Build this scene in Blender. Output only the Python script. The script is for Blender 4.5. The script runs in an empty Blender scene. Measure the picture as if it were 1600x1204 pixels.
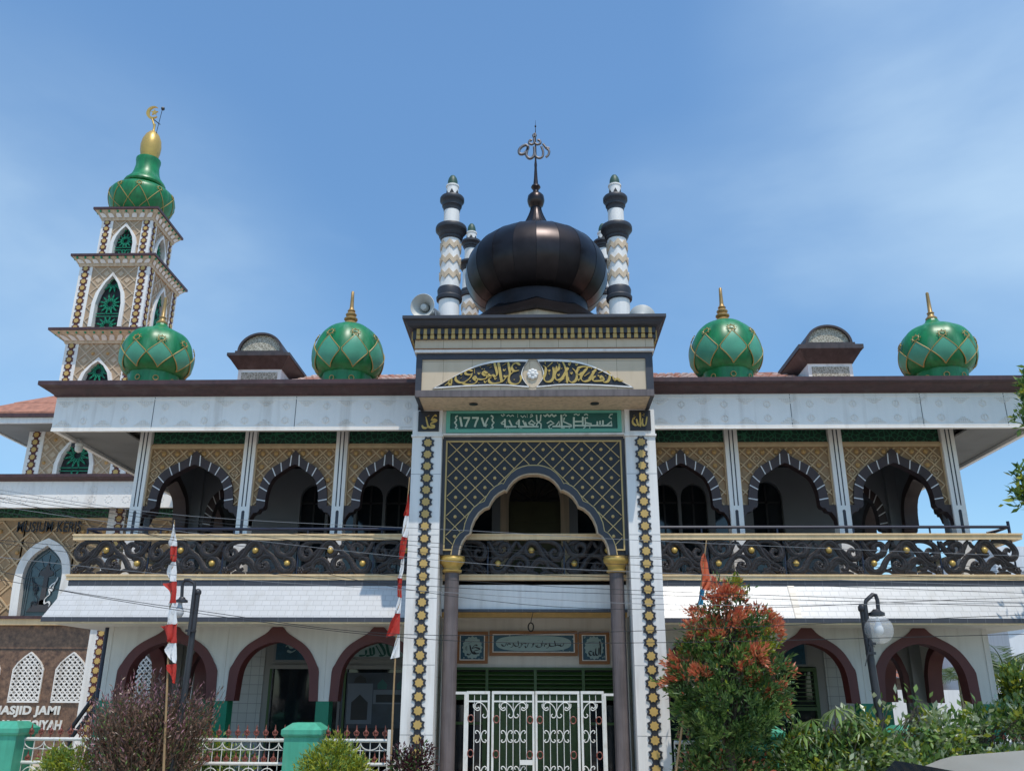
import bpy, math, random
from math import sin, cos, pi, radians, atan, sqrt, atan2, hypot
from mathutils import Vector, Matrix
random.seed(7)
SC = bpy.context.scene
COL = SC.collection

# ------------------------------------------------------------------ camera model (survey of the place)
FPX = 1370.0
CAM = Vector((0.1, -16.5, 1.8))
PITCH, YAW, ROLL = atan(483/FPX), 0.028, 0.004
FW = Vector((-sin(YAW)*cos(PITCH), cos(YAW)*cos(PITCH), sin(PITCH)))
RT0 = Vector((cos(YAW), sin(YAW), 0)); UP0 = RT0.cross(FW)
RT = RT0*cos(ROLL)+UP0*sin(ROLL); UP = UP0*cos(ROLL)-RT0*sin(ROLL)
def P(x, y, Y):
    """world point on the plane at depth Y that the surveyed photo point (x, y) lies on"""
    d = FW+RT*((x-800)/FPX)-UP*((y-602)/FPX)
    return CAM+d*((Y-CAM.y)/d.y)

# ------------------------------------------------------------------ mesh builder
class MB:
    def __init__(s): s.v=[]; s.f=[]; s.m=[]; s.T=None
    def add(s, vs, fs, mi=0):
        b=len(s.v)
        if s.T is not None: vs=[s.T@Vector(v) for v in vs]
        s.v.extend([tuple(v) for v in vs])
        for f in fs: s.f.append([b+i for i in f]); s.m.append(mi)
    def box(s,x0,x1,y0,y1,z0,z1,mi=0):
        if x0>x1: x0,x1=x1,x0
        if y0>y1: y0,y1=y1,y0
        if z0>z1: z0,z1=z1,z0
        s.add([(x0,y0,z0),(x1,y0,z0),(x1,y1,z0),(x0,y1,z0),(x0,y0,z1),(x1,y0,z1),(x1,y1,z1),(x0,y1,z1)],
              [(0,3,2,1),(4,5,6,7),(0,1,5,4),(1,2,6,5),(2,3,7,6),(3,0,4,7)],mi)
    def prism(s,poly,y0,y1,mi=0,ms=None):
        n=len(poly); vs=[(x,y0,z) for x,z in poly]+[(x,y1,z) for x,z in poly]
        a=sum(poly[i][0]*poly[(i+1)%n][1]-poly[(i+1)%n][0]*poly[i][1] for i in range(n))
        fr=list(range(n)); bk=[n+i for i in reversed(range(n))]
        sd=[(i,n+i,n+(i+1)%n,(i+1)%n) for i in range(n)]
        if a<0: fr=fr[::-1]; bk=bk[::-1]; sd=[f[::-1] for f in sd]
        s.add(vs,[fr,bk],mi)
        b=len(s.v)-2*n
        for f in sd: s.f.append([b+i for i in f]); s.m.append(mi if ms is None else ms)
    def strip(s,A,B,y0,y1,mi=0,ms=None,ends=True):
        """solid band between two (x,z) polylines of equal length"""
        n=len(A); vs=[]
        for (p,q) in zip(A,B): vs+= [(p[0],y0,p[1]),(q[0],y0,q[1]),(q[0],y1,q[1]),(p[0],y1,p[1])]
        fr=[];sd=[]
        for i in range(n-1):
            a=4*i; b=a+4
            fr+= [(a,b,b+1,a+1),(a+3,a+2,b+2,b+3)]
            sd+= [(a,a+3,b+3,b),(a+1,b+1,b+2,a+2)]
        if ends: sd+= [(0,1,2,3),(4*n-4,4*n-1,4*n-2,4*n-3)]
        b=len(s.v); s.add(vs,fr,mi)
        for f in sd: s.f.append([b+i for i in f]); s.m.append(mi if ms is None else ms)
    def tube(s,pts,r,n=6,mi=0,cap=True,sq=1.0):
        pts=[Vector(p) for p in pts]; k=len(pts)
        if not hasattr(r,'__len__'): r=[r]*k
        t0=(pts[1]-pts[0]).normalized()
        ref=Vector((0,1,0)) if abs(t0.y)<.9 else Vector((0,0,1))
        vs=[];fs=[]
        for i,p in enumerate(pts):
            t=(pts[min(i+1,k-1)]-pts[max(i-1,0)]).normalized()
            u=ref-t*ref.dot(t)
            if u.length<1e-6: u=Vector((1,0,0))
            u.normalize(); w=t.cross(u)
            for j in range(n):
                a=2*pi*j/n; vs.append(p+u*(cos(a)*r[i]*sq)+w*(sin(a)*r[i]))
        for i in range(k-1):
            for j in range(n):
                fs.append((i*n+j,i*n+(j+1)%n,(i+1)*n+(j+1)%n,(i+1)*n+j))
        if cap: fs+= [tuple(reversed(range(n))),tuple((k-1)*n+j for j in range(n))]
        s.add(vs,fs,mi)
    def lathe(s,c,prof,n=24,mi=0,mf=None,a0=0.0,cap=True,flute=0.0,nfl=0):
        c=Vector(c); vs=[];k=len(prof)
        for (r,z) in prof:
            for j in range(n):
                a=a0+2*pi*j/n
                rr=r*(1+flute*(abs(cos(nfl*(a-a0)/2))-1)) if nfl else r
                vs.append(c+Vector((rr*cos(a),rr*sin(a),z)))
        b=len(s.v); s.add(vs,[],mi)
        for i in range(k-1):
            for j in range(n):
                s.f.append([b+i*n+j,b+i*n+(j+1)%n,b+(i+1)*n+(j+1)%n,b+(i+1)*n+j]); s.m.append(mf(i) if mf else mi)
        if cap:
            s.f.append([b+j for j in reversed(range(n))]); s.m.append(mf(0) if mf else mi)
            s.f.append([b+(k-1)*n+j for j in range(n)]); s.m.append(mf(k-2) if mf else mi)
    def sphere(s,c,r,n=12,mi=0,sy=1.0):
        m=max(4,n//2); c=Vector(c); vs=[c+Vector((0,0,-r))]
        for i in range(1,m):
            for j in range(n):
                a=2*pi*j/n; e=pi*i/m
                vs.append(c+Vector((r*sin(e)*cos(a),r*sin(e)*sin(a)*sy,-r*cos(e))))
        vs.append(c+Vector((0,0,r))); L=len(vs)-1; fs=[]
        for j in range(n):
            fs.append((0,1+(j+1)%n,1+j)); b=1+(m-2)*n; fs.append((L,b+j,b+(j+1)%n))
        for i in range(m-2):
            for j in range(n):
                a=1+i*n; fs.append((a+j,a+(j+1)%n,a+n+(j+1)%n,a+n+j))
        s.add(vs,fs,mi)
    def build(s,name,mats,parent=None,loc=None,smooth=None,recalc=False):
        me=bpy.data.meshes.new(name); me.from_pydata(s.v,[],s.f)
        if not isinstance(mats,(list,tuple)): mats=[mats]
        for m in mats: me.materials.append(m)
        me.polygons.foreach_set('material_index',s.m)
        if recalc:
            import bmesh
            bm=bmesh.new(); bm.from_mesh(me); bmesh.ops.recalc_face_normals(bm,faces=bm.faces); bm.to_mesh(me); bm.free()
        if smooth is not None:
            me.polygons.foreach_set('use_smooth',[True]*len(me.polygons))
            me.set_sharp_from_angle(angle=radians(smooth))
        me.update()
        o=bpy.data.objects.new(name,me); COL.objects.link(o); attach(o,parent,loc); return o

def attach(o,parent,loc=None):
    if loc is not None: o.location=loc
    if parent is not None:
        o.parent=parent
        if parent.type=='EMPTY' and not parent.get('_local'):
            o.matrix_parent_inverse=Matrix.Translation(-parent.location)
def tag(o,label=None,cat=None,group=None,kind=None):
    if label: o['label']=label
    if cat: o['category']=cat
    if group: o['group']=group
    if kind: o['kind']=kind
    return o
def thing(name,label,cat,loc=(0,0,0),group=None,local=False,rz=0):
    o=bpy.data.objects.new(name,None); COL.objects.link(o); o.location=loc; o.empty_display_size=.2
    if rz: o.rotation_euler.z=rz
    if local: o['_local']=1
    return tag(o,label,cat,group)
def copy_tree(o,loc=None,parent=None):
    c=o.copy(); COL.objects.link(c)
    if loc is not None: c.location=loc
    if parent is not None: c.parent=parent
    for ch in list(o.children): copy_tree(ch,None,c)
    return c

# ------------------------------------------------------------------ materials
def mat(name,col,rough=.6,metal=0,nz=0,nscale=4,bump=0,bscale=40,streak=0,spec=.5,stain=0,stcol=(.30,.22,.15),stw=(5,5,.5)):
    m=bpy.data.materials.new(name); m.use_nodes=True; nt=m.node_tree; N=nt.nodes; L=nt.links
    b=N['Principled BSDF']; b.inputs['Roughness'].default_value=rough; b.inputs['Metallic'].default_value=metal
    b.inputs['Specular IOR Level'].default_value=spec
    b.inputs['Base Color'].default_value=(*col,1)
    tc=None
    if nz or bump or streak or stain:
        tc=N.new('ShaderNodeTexCoord')
    last=None
    def noise(scale,vec,detail=5):
        n=N.new('ShaderNodeTexNoise'); n.inputs['Scale'].default_value=scale; n.inputs['Detail'].default_value=detail
        L.new(vec,n.inputs['Vector']); return n.outputs['Fac']
    def mul(prev,fac,lo,hi,a,bb):
        mr=N.new('ShaderNodeMapRange'); L.new(fac,mr.inputs[0])
        mr.inputs[1].default_value=a; mr.inputs[2].default_value=bb; mr.inputs[3].default_value=lo; mr.inputs[4].default_value=hi
        mx=N.new('ShaderNodeMix'); mx.data_type='RGBA'; mx.blend_type='MULTIPLY'; mx.inputs[0].default_value=1
        if prev is None: mx.inputs[6].default_value=(*col,1)
        else: L.new(prev,mx.inputs[6])
        cb=N.new('ShaderNodeCombineColor')
        for i in range(3): L.new(mr.outputs[0],cb.inputs[i])
        L.new(cb.outputs[0],mx.inputs[7]); return mx.outputs[2]
    if nz: last=mul(last,noise(nscale,tc.outputs['Object']),1-nz,1+nz*.35,.3,.7)
    if streak:
        mp=N.new('ShaderNodeMapping'); mp.inputs['Scale'].default_value=(7,7,.35); L.new(tc.outputs['Object'],mp.inputs[0])
        last=mul(last,noise(1.6,mp.outputs[0],8),1-streak,1,.36,.56)
    if stain:
        mp2=N.new('ShaderNodeMapping'); mp2.inputs['Scale'].default_value=stw; mp2.inputs['Location'].default_value=(3.3,1.7,9.1); L.new(tc.outputs['Object'],mp2.inputs[0])
        r2=N.new('ShaderNodeMapRange'); r2.inputs[1].default_value=.56; r2.inputs[2].default_value=.74; r2.inputs[3].default_value=0; r2.inputs[4].default_value=stain; L.new(noise(1.0,mp2.outputs[0],7),r2.inputs[0])
        m2=N.new('ShaderNodeMix'); m2.data_type='RGBA'; L.new(r2.outputs[0],m2.inputs[0]); m2.inputs[7].default_value=(*stcol,1)
        if last is None: m2.inputs[6].default_value=(*col,1)
        else: L.new(last,m2.inputs[6])
        last=m2.outputs[2]
    if last is not None: L.new(last,b.inputs['Base Color'])
    if bump:
        bp=N.new('ShaderNodeBump'); bp.inputs['Strength'].default_value=bump; bp.inputs['Distance'].default_value=.02
        L.new(noise(bscale,tc.outputs['Object']),bp.inputs['Height']); L.new(bp.outputs[0],b.inputs['Normal'])
    return m
M={}
M['white']=mat('white_paint',(.85,.81,.76),.55,nz=.05,nscale=2,streak=.08,stain=.38,bump=.12,bscale=60)
M['fascia']=mat('fascia_paint',(.93,.87,.80),.5,nz=.05,nscale=1.5,streak=.03,stain=.30,bump=.1)
M['hallshade']=mat('hall_plaster_shaded',(.28,.28,.275),.65,nz=.08,nscale=1.5)  # white plaster with the indoor shade put into its colour
M['wallgrey']=mat('plaster_white',(.66,.63,.58),.65,nz=.08,nscale=1.5,streak=.06,stain=.2,bump=.1)
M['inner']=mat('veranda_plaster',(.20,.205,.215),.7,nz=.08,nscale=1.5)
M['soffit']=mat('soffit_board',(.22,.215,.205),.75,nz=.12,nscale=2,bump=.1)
M['brown']=mat('brown_cornice',(.080,.034,.033),.45,nz=.2,nscale=3,streak=.25,stain=.35,stcol=(.16,.13,.12),stw=(3,3,6))
M['maroon']=mat('maroon_paint',(.105,.022,.020),.5,nz=.12,nscale=4)
M['voussoir']=mat('dark_brown_paint',(.050,.028,.026),.5,nz=.2,nscale=5)
M['joint']=mat('white_joint',(.75,.72,.70),.6)
M['beige']=mat('beige_tile',(.36,.225,.115),.65,nz=.18,nscale=6,bump=.2)
M['beigeline']=mat('beige_rib',(.56,.385,.215),.6,nz=.15,nscale=6)
M['boss']=mat('ochre_boss',(.52,.30,.11),.5,nz=.15)
M['rail']=mat('cream_beam',(.82,.60,.34),.55,nz=.10,nscale=3,streak=.12)
M['darkband']=mat('slate_tile_band',(.055,.055,.064),.45,nz=.25,nscale=5)
M['carved']=mat('carved_dark_wood',(.034,.026,.025),.42,nz=.35,nscale=14,bump=.6,bscale=38,stain=.3,stcol=(.11,.09,.082),stw=(9,9,9))
M['gold']=mat('gold_paint',(.58,.38,.10),.38,metal=.35,nz=.12,nscale=8)
M['goldflat']=mat('gold_trim',(.60,.42,.17),.5,metal=.1,nz=.12,nscale=8)
M['black']=mat('black_paint',(.017,.016,.019),.5,nz=.25,nscale=5)
M['blackblue']=mat('slate_paint',(.040,.041,.052),.5,nz=.2,nscale=4)
M['star_dark']=mat('star_slate',(.032,.032,.040),.5,nz=.2,nscale=6)
M['star_gold']=mat('star_ochre',(.55,.36,.11),.5,nz=.1,nscale=6)
M['pbeige']=mat('portal_beige',(.64,.49,.335),.6,nz=.08,nscale=2,streak=.22,stain=.4,stcol=(.22,.15,.10),stw=(9,9,.6))
M['bronze']=mat('bronze_sheet',(.046,.038,.038),.36,metal=.92,nz=.25,nscale=3)
M['bronze2']=mat('bronze_sheet_dull',(.038,.032,.033),.46,metal=.92,nz=.25,nscale=3)
M['bronze3']=mat('bronze_sheet_bright',(.060,.047,.045),.33,metal=.92,nz=.25,nscale=3)
M['green']=mat('green_gloss',(.011,.225,.068),.38,nz=.28,nscale=2.5,streak=.22,stain=.5,stcol=(.16,.34,.22),stw=(4,4,.9))
M['greenlt']=mat('pale_green_gloss',(.085,.36,.22),.45,nz=.14,nscale=4,stain=.3,stcol=(.16,.34,.24))
M['greengold']=mat('dull_gold_line',(.40,.28,.08),.45)
M['greendark']=mat('dark_green_cap',(.035,.085,.055),.5,nz=.2)
M['grille']=mat('green_grille',(.012,.27,.14),.45)
M['void']=mat('dark_recess',(.012,.014,.016),.6)
M['greenbase']=mat('green_base_paint',(.006,.19,.105),.45,nz=.12,nscale=3)
M['mint']=mat('mint_post_paint',(.070,.40,.26),.55,nz=.15,nscale=4,streak=.15,stain=.4,stcol=(.18,.28,.21),stw=(6,6,2))
M['signgreen']=mat('sign_teal',(.010,.105,.085),.45,nz=.08)
M['signmint']=mat('sign_mint_frame',(.13,.43,.33),.5,nz=.08)
M['signtext']=mat('sign_pale_lettering',(.55,.66,.58),.5)
M['shaft']=mat('brown_fluted_render',(.155,.125,.122),.6,nz=.25,nscale=3,streak=.3)
M['doorgreen']=mat('door_green',(.045,.095,.022),.45,nz=.12,nscale=3)
M['olive']=mat('olive_door',(.06,.062,.02),.5,nz=.15)
M['gatewhite']=mat('white_ironwork',(.72,.70,.65),.45,nz=.08,nscale=9,stain=.35,stcol=(.36,.22,.13),stw=(14,14,5))
M['glass']=mat('dark_glass',(.012,.017,.022),.06,spec=.6)
M['window']=mat('tinted_pane',(.055,.085,.10),.1,spec=.6,nz=.3,nscale=1.5)
M['iron']=mat('black_iron',(.022,.022,.026),.45)
M['blueiron']=mat('navy_handrail',(.012,.018,.045),.4)
M['tile']=mat('terracotta_tile',(.44,.19,.12),.7,nz=.35,nscale=6,bump=.2)
M['tilepale']=mat('weathered_tile',(.52,.36,.30),.75,nz=.4,nscale=5)
M['frameorange']=mat('wood_frame',(.28,.115,.035),.5,nz=.15)
M['panelblue']=mat('panel_blue',(.012,.075,.125),.4,nz=.35,nscale=16)
M['panelpale']=mat('panel_pale',(.30,.42,.43),.5)
M['ink']=mat('ink_black',(.01,.01,.015),.5)
M['horn']=mat('horn_shell',(.55,.54,.50),.5,nz=.08)
M['bamboo']=mat('bamboo_pole',(.36,.23,.11),.6,nz=.2,nscale=9)
M['red']=mat('flag_red',(.50,.035,.022),.7,nz=.1)
M['flagwhite']=mat('flag_white',(.80,.79,.78),.75,nz=.05)
M['orange']=mat('flag_orange',(.62,.13,.05),.7); M['skyblue']=mat('flag_blue',(.06,.33,.52),.7)
M['spear']=mat('copper_spear',(.24,.07,.05),.45,nz=.2,nscale=20)
M['lamp']=mat('lamp_iron',(.035,.035,.04),.42,nz=.2)
M['cable']=mat('cable_sheath',(.014,.014,.016),.5)
M['cablepale']=mat('cable_pale',(.22,.22,.23),.4)  # paler sheath colour for some of the cables
M['concrete']=mat('paving_concrete',(.63,.55,.45),.85,nz=.2,nscale=.8,bump=.2)
M['asphalt']=mat('asphalt_road',(.22,.20,.18),.9,nz=.2,nscale=2,bump=.3,bscale=90)
M['bark']=mat('tree_bark',(.10,.075,.05),.85,nz=.3,nscale=12,bump=.5)
M['carpaint']=mat('beige_car_paint',(.46,.42,.34),.3,metal=.2,spec=.6)
M['rubber']=mat('tyre_rubber',(.02,.02,.02),.8); M['rim']=mat('alloy_rim',(.5,.5,.52),.3,metal=.9)
M['housewhite']=mat('house_render',(.72,.73,.74),.7,nz=.06,nscale=1,streak=.08)
M['grey']=mat('grey_metal',(.22,.23,.24),.5,metal=.4)
M['turret']=mat('turret_brown',(.062,.044,.044),.5,nz=.25,nscale=4,streak=.3,stain=.4,stcol=(.13,.11,.11),stw=(4,4,4))
M['trunkgreen']=mat('palm_trunk',(.30,.29,.21),.8,nz=.3,nscale=8)

def leafmat(name,c,c2,tr=.35):
    m=bpy.data.materials.new(name); m.use_nodes=True; nt=m.node_tree; N=nt.nodes; L=nt.links
    b=N['Principled BSDF']; b.inputs['Roughness'].default_value=.33
    g=N.new('ShaderNodeNewGeometry'); mx=N.new('ShaderNodeMix'); mx.data_type='RGBA'
    mx.inputs[6].default_value=(*c,1); mx.inputs[7].default_value=(*c2,1); L.new(g.outputs['Random Per Island'],mx.inputs[0])
    L.new(mx.outputs[2],b.inputs['Base Color'])
    t=N.new('ShaderNodeBsdfTranslucent'); L.new(mx.outputs[2],t.inputs[0])
    ms=N.new('ShaderNodeMixShader'); ms.inputs[0].default_value=tr
    L.new(b.outputs[0],ms.inputs[1]); L.new(t.outputs[0],ms.inputs[2]); L.new(ms.outputs[0],N['Material Output'].inputs[0]); return m
M['leaf']=leafmat('leaf_green',(.085,.18,.035),(.28,.40,.11))
M['leafdk']=leafmat('leaf_deep_green',(.036,.09,.026),(.12,.21,.065))
M['leafred']=leafmat('leaf_new_red',(.58,.11,.065),(.72,.31,.15))
M['leafyel']=leafmat('leaf_yellow_green',(.22,.27,.02),(.42,.43,.05))
M['leafbrown']=leafmat('leaf_dull_brown',(.13,.065,.045),(.30,.18,.12))
M['leafpink']=leafmat('flower_mauve',(.28,.12,.14),(.46,.24,.28))
M['leafplum']=leafmat('leaf_plum',(.035,.012,.018),(.10,.03,.035))
M['leafpale']=leafmat('leaf_variegated',(.20,.28,.11),(.62,.66,.46))
M['palm']=leafmat('palm_green',(.06,.12,.04),(.20,.27,.11))

def tilemat(name,col,mortar,bw,bh,rough=.35,ax='XZ',msz=.02,off=.5,bumpy=.3):
    m=mat(name,col,rough,nz=.05); nt=m.node_tree; N=nt.nodes; L=nt.links; b=N['Principled BSDF']
    tc=N.new('ShaderNodeTexCoord'); sp=N.new('ShaderNodeSeparateXYZ'); L.new(tc.outputs['Object'],sp.inputs[0])
    cb=N.new('ShaderNodeCombineXYZ'); L.new(sp.outputs[ax[0]],cb.inputs[0]); L.new(sp.outputs[ax[1]],cb.inputs[1])
    bk=N.new('ShaderNodeTexBrick'); L.new(cb.outputs[0],bk.inputs['Vector']); bk.inputs['Scale'].default_value=1
    bk.inputs['Brick Width'].default_value=bw; bk.inputs['Row Height'].default_value=bh; bk.inputs['Mortar Size'].default_value=msz
    bk.offset=off; bk.inputs['Mortar Smooth'].default_value=.3
    c1=tuple(c*.93 for c in col); bk.inputs['Color1'].default_value=(*col,1); bk.inputs['Color2'].default_value=(*c1,1); bk.inputs['Mortar'].default_value=(*mortar,1)
    mp_=N.new('ShaderNodeMapping'); mp_.inputs['Scale'].default_value=(2.2,2.2,.7); L.new(tc.outputs['Object'],mp_.inputs[0])
    nz_=N.new('ShaderNodeTexNoise'); nz_.inputs['Scale'].default_value=1.6; nz_.inputs['Detail'].default_value=8; nz_.inputs['Roughness'].default_value=.65; L.new(mp_.outputs[0],nz_.inputs['Vector'])
    rm_=N.new('ShaderNodeMapRange'); rm_.inputs[1].default_value=.5; rm_.inputs[2].default_value=.74; rm_.inputs[4].default_value=.35; L.new(nz_.outputs['Fac'],rm_.inputs[0])
    mx_=N.new('ShaderNodeMix'); mx_.data_type='RGBA'; L.new(rm_.outputs[0],mx_.inputs[0]); L.new(bk.outputs['Color'],mx_.inputs[6]); mx_.inputs[7].default_value=(col[0]*.62,col[1]*.58,col[2]*.50,1)
    L.new(mx_.outputs[2],b.inputs['Base Color'])
    bp=N.new('ShaderNodeBump'); bp.invert=True; bp.inputs['Strength'].default_value=bumpy; bp.inputs['Distance'].default_value=.01
    L.new(bk.outputs['Fac'],bp.inputs['Height']); L.new(bp.outputs[0],b.inputs['Normal']); return m
M['awning']=tilemat('white_awning_tile',(.62,.60,.58),(.475,.46,.445),.165,.10,.35,'XZ',.007,.37)
M['awnpatch']=tilemat('cream_patch_tile',(.62,.55,.46),(.45,.40,.34),.13,.13,.35,'XZ',.007,0)
M['bandtile']=tilemat('slate_edge_tile',(.062,.062,.074),(.14,.14,.15),.33,.5,.45,'XZ',.006)
M['walltile']=tilemat('white_wall_tile',(.42,.43,.43),(.20,.21,.22),.2,.2,.3,'XZ',.006,0)
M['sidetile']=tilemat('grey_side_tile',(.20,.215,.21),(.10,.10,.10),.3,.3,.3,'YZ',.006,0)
M['panelboard']=tilemat('portal_board',(.64,.50,.345),(.25,.17,.10),.55,.6,.55,'XZ',.004,0)
def granite():
    m=mat('brown_granite_tile',(.12,.08,.06),.3); nt=m.node_tree; N=nt.nodes; L=nt.links; b=N['Principled BSDF']
    tc=N.new('ShaderNodeTexCoord'); n=N.new('ShaderNodeTexNoise'); n.inputs['Scale'].default_value=6; n.inputs['Detail'].default_value=9; n.inputs['Roughness'].default_value=.8
    L.new(tc.outputs['Object'],n.inputs['Vector'])
    r=N.new('ShaderNodeValToRGB'); e=r.color_ramp.elements; e[0].position=.38; e[0].color=(.065,.033,.025,1); e[1].position=.66; e[1].color=(.29,.165,.10,1)
    L.new(n.outputs['Fac'],r.inputs[0]); L.new(r.outputs[0],b.inputs['Base Color']); return m
M['granite']=granite()
def fretmat(name,c1,c2,sc):
    m=mat(name,c1,.5); nt=m.node_tree; N=nt.nodes; L=nt.links; b=N['Principled BSDF']
    tc=N.new('ShaderNodeTexCoord'); v=N.new('ShaderNodeTexVoronoi'); v.feature='DISTANCE_TO_EDGE'; v.inputs['Scale'].default_value=sc
    L.new(tc.outputs['Object'],v.inputs['Vector'])
    r=N.new('ShaderNodeValToRGB'); e=r.color_ramp.elements; e[0].position=.05; e[0].color=(*c2,1); e[1].position=.09; e[1].color=(*c1,1)
    L.new(v.outputs['Distance'],r.inputs[0]); L.new(r.outputs[0],b.inputs['Base Color'])
    bp=N.new('ShaderNodeBump'); bp.invert=True; bp.inputs['Strength'].default_value=.6; bp.inputs['Distance'].default_value=.02
    L.new(v.outputs['Distance'],bp.inputs['Height']); L.new(bp.outputs[0],b.inputs['Normal']); return m
M['fret']=fretmat('green_fretwork',(.006,.040,.022),(.03,.16,.08),9)
M['arab']=fretmat('arabesque_relief',(.30,.26,.19),(.60,.54,.43),15)
M['goldbrown']=mat('aged_gilding',(.40,.25,.09),.42,metal=.4,nz=.2,nscale=9)
M['emblem']=mat('grey_bronze',(.19,.17,.165),.5,metal=.8,nz=.15)

# ------------------------------------------------------------------ drawing helpers
def catmull(pts,seg=6):
    if len(pts)<3: return [pts[0]]+[tuple(pts[0][k]+(pts[1][k]-pts[0][k])*i/seg for k in range(len(pts[0]))) for i in range(1,seg+1)] if len(pts)==2 else pts
    out=[]; n=len(pts)
    for i in range(n-1):
        p0=pts[max(i-1,0)];p1=pts[i];p2=pts[i+1];p3=pts[min(i+2,n-1)]
        for s in range(seg):
            t=s/seg
            out.append(tuple(.5*((2*p1[k])+(-p0[k]+p2[k])*t+(2*p0[k]-5*p1[k]+4*p2[k]-p3[k])*t*t+(-p0[k]+3*p1[k]-3*p2[k]+p3[k])*t**3) for k in range(len(p1))))
    out.append(tuple(pts[-1])); return out
def resample(pts,n):
    d=[0]
    for i in range(1,len(pts)): d.append(d[-1]+hypot(pts[i][0]-pts[i-1][0],pts[i][1]-pts[i-1][1]))
    out=[];j=0
    for i in range(n):
        t=d[-1]*i/(n-1)
        while j<len(d)-2 and d[j+1]<t: j+=1
        u=(t-d[j])/max(d[j+1]-d[j],1e-9); u=min(max(u,0),1)
        out.append((pts[j][0]+(pts[j+1][0]-pts[j][0])*u,pts[j][1]+(pts[j+1][1]-pts[j][1])*u))
    return out
_layer=[0]
def pen(mb,pts,w,y,d=.015,nib=None,mi=0,smooth=True,seg=5,tmin=.35):
    """one brush stroke along (x,z) points: ribbon with a broad-nib width, standing proud of plane y towards the viewer"""
    q=catmull(pts,seg) if smooth and len(pts)>2 else list(pts)
    _layer[0]=(_layer[0]+1)%9
    y0=y-d-_layer[0]*.0011
    A=[];B=[]
    n=len(q)
    for i,p in enumerate(q):
        a=q[max(i-1,0)];b=q[min(i+1,n-1)]; dx,dz=b[0]-a[0],b[1]-a[1]; l=hypot(dx,dz) or 1e-6
        nx,nz=-dz/l,dx/l
        ww=w
        if nib is not None:
            ww=w*max(tmin,abs(nx*cos(nib)+nz*sin(nib)))
            e=min(i,n-1-i)/max(1,n-1); ww*=min(1,.45+e*6)
        A.append((p[0]+nx*ww/2,p[1]+nz*ww/2)); B.append((p[0]-nx*ww/2,p[1]-nz*ww/2))
    mb.strip(B,A,y0,y,mi)
def tracer(sc,ox,oy,Y):
    def f(pts): 
        r=[]
        for (x,y) in pts:
            p=P(ox+x/sc,oy+y/sc,Y); r.append((p.x,p.z))
        return r
    return f
def lattice(mb,x0,x1,z0,z1,p,w,y0,y1,mi,inside=None,ox=0,oz=0,boss=None,bmi=1,bstep=1,by=None):
    """diagonal ribs, spacing p between crossings, clipped to the rectangle and to inside(x,z)"""
    step=p/24
    def ok(x,z): return x0+.004<=x<=x1-.004 and z0+.004<=z<=z1-.004 and (inside is None or inside(x,z))
    span=(x1-x0)+(z1-z0); 
    for sgn in (1,-1):
        k0=int(math.floor(((x0-ox)+sgn*((z0 if sgn>0 else z1)-oz))/p))-1; k1=int(math.ceil(((x1-ox)+sgn*((z1 if sgn>0 else z0)-oz))/p))+1
        for k in range(k0,k1+1):
            run=None; x=x0
            while x<=x1+step:
                z=oz+sgn*(k*p-(x-ox))
                if ok(x,z):
                    if run is None: run=[(x,z),(x,z)]
                    else: run[1]=(x,z)
                elif run is not None:
                    emit(mb,run,w,y0-(.0015 if sgn>0 else 0),y1,mi); run=None
                x+=step
            if run is not None: emit(mb,run,w,y0-(.0015 if sgn>0 else 0),y1,mi)
    if boss:
        for i in range(int((x0-ox)/p)*2-4,int((x1-ox)/p)*2+5):
            for j in range(int((z0-oz)/p)*2-4,int((z1-oz)/p)*2+5):
                if (i+j)%2==0: continue
                x=ox+i*p/2; z=oz+j*p/2
                r=boss*1.6
                if all(ok(x+a,z+b) for a,b in ((r,0),(-r,0),(0,r),(0,-r))):
                    if bstep>1 and ((i+j*0)%bstep or ((j//1)%2)): pass
                    yy=by if by is not None else y1
                    mb.sphere((x,yy,z),boss,8,bmi)
def emit(mb,run,w,y0,y1,mi):
    (xa,za),(xb,zb)=run
    l=hypot(xb-xa,zb-za)
    if l<w*.8: return
    ex,ez=(xb-xa)/l*w*.35,(zb-za)/l*w*.35; xa-=ex; za-=ez; xb+=ex; zb+=ez
    nx,nz=-(zb-za)/hypot(xb-xa,zb-za)*w/2,(xb-xa)/hypot(xb-xa,zb-za)*w/2
    mb.prism([(xa-nx,za-nz),(xb-nx,zb-nz),(xb+nx,zb+nz),(xa+nx,za+nz)],y0,y1,mi)
def arch_fill(mb,path,x0,x1,z0,z1,y0,y1,mi=0,mr=None):
    """wall slab x0..x1, z0..z1 with an opening under path (left to right, starting and ending at z0)"""
    if mr is None: mr=mi
    pl,pr=path[0],path[-1]
    if pl[0]-x0>.002: mb.box(x0,pl[0],y0,y1,z0,z1,mi)
    if x1-pr[0]>.002: mb.box(pr[0],x1,y0,y1,z0,z1,mi)
    top=[(p[0],z1) for p in path]
    mb.strip(path,top,y0,y1,mi,mr)
def mirror_path(half):
    """half: list of (dx,dz) from apex outwards/down -> full path from left bottom to right bottom"""
    return [(-x,z) for x,z in reversed(half) if x>1e-6]+[(x,z) for x,z in half]
UO=mirror_path([(0,0),(.105,-.14),(.257,-.25),(.42,-.345),(.57,-.48),(.67,-.66),(.725,-.86),(.75,-1.07),(.755,-1.21)])
UI=mirror_path([(0,-.31),(.19,-.42),(.32,-.515),(.43,-.61),(.505,-.76),(.547,-.935),(.56,-1.09),(.562,-1.21)])
LO=mirror_path([(0,.02),(.1,-.005),(.2,-.12),(.36,-.22),(.52,-.32),(.65,-.435),(.753,-.58),(.84,-.75),(.88,-.83),(.888,-1.05),(.9,-1.41)])
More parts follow.
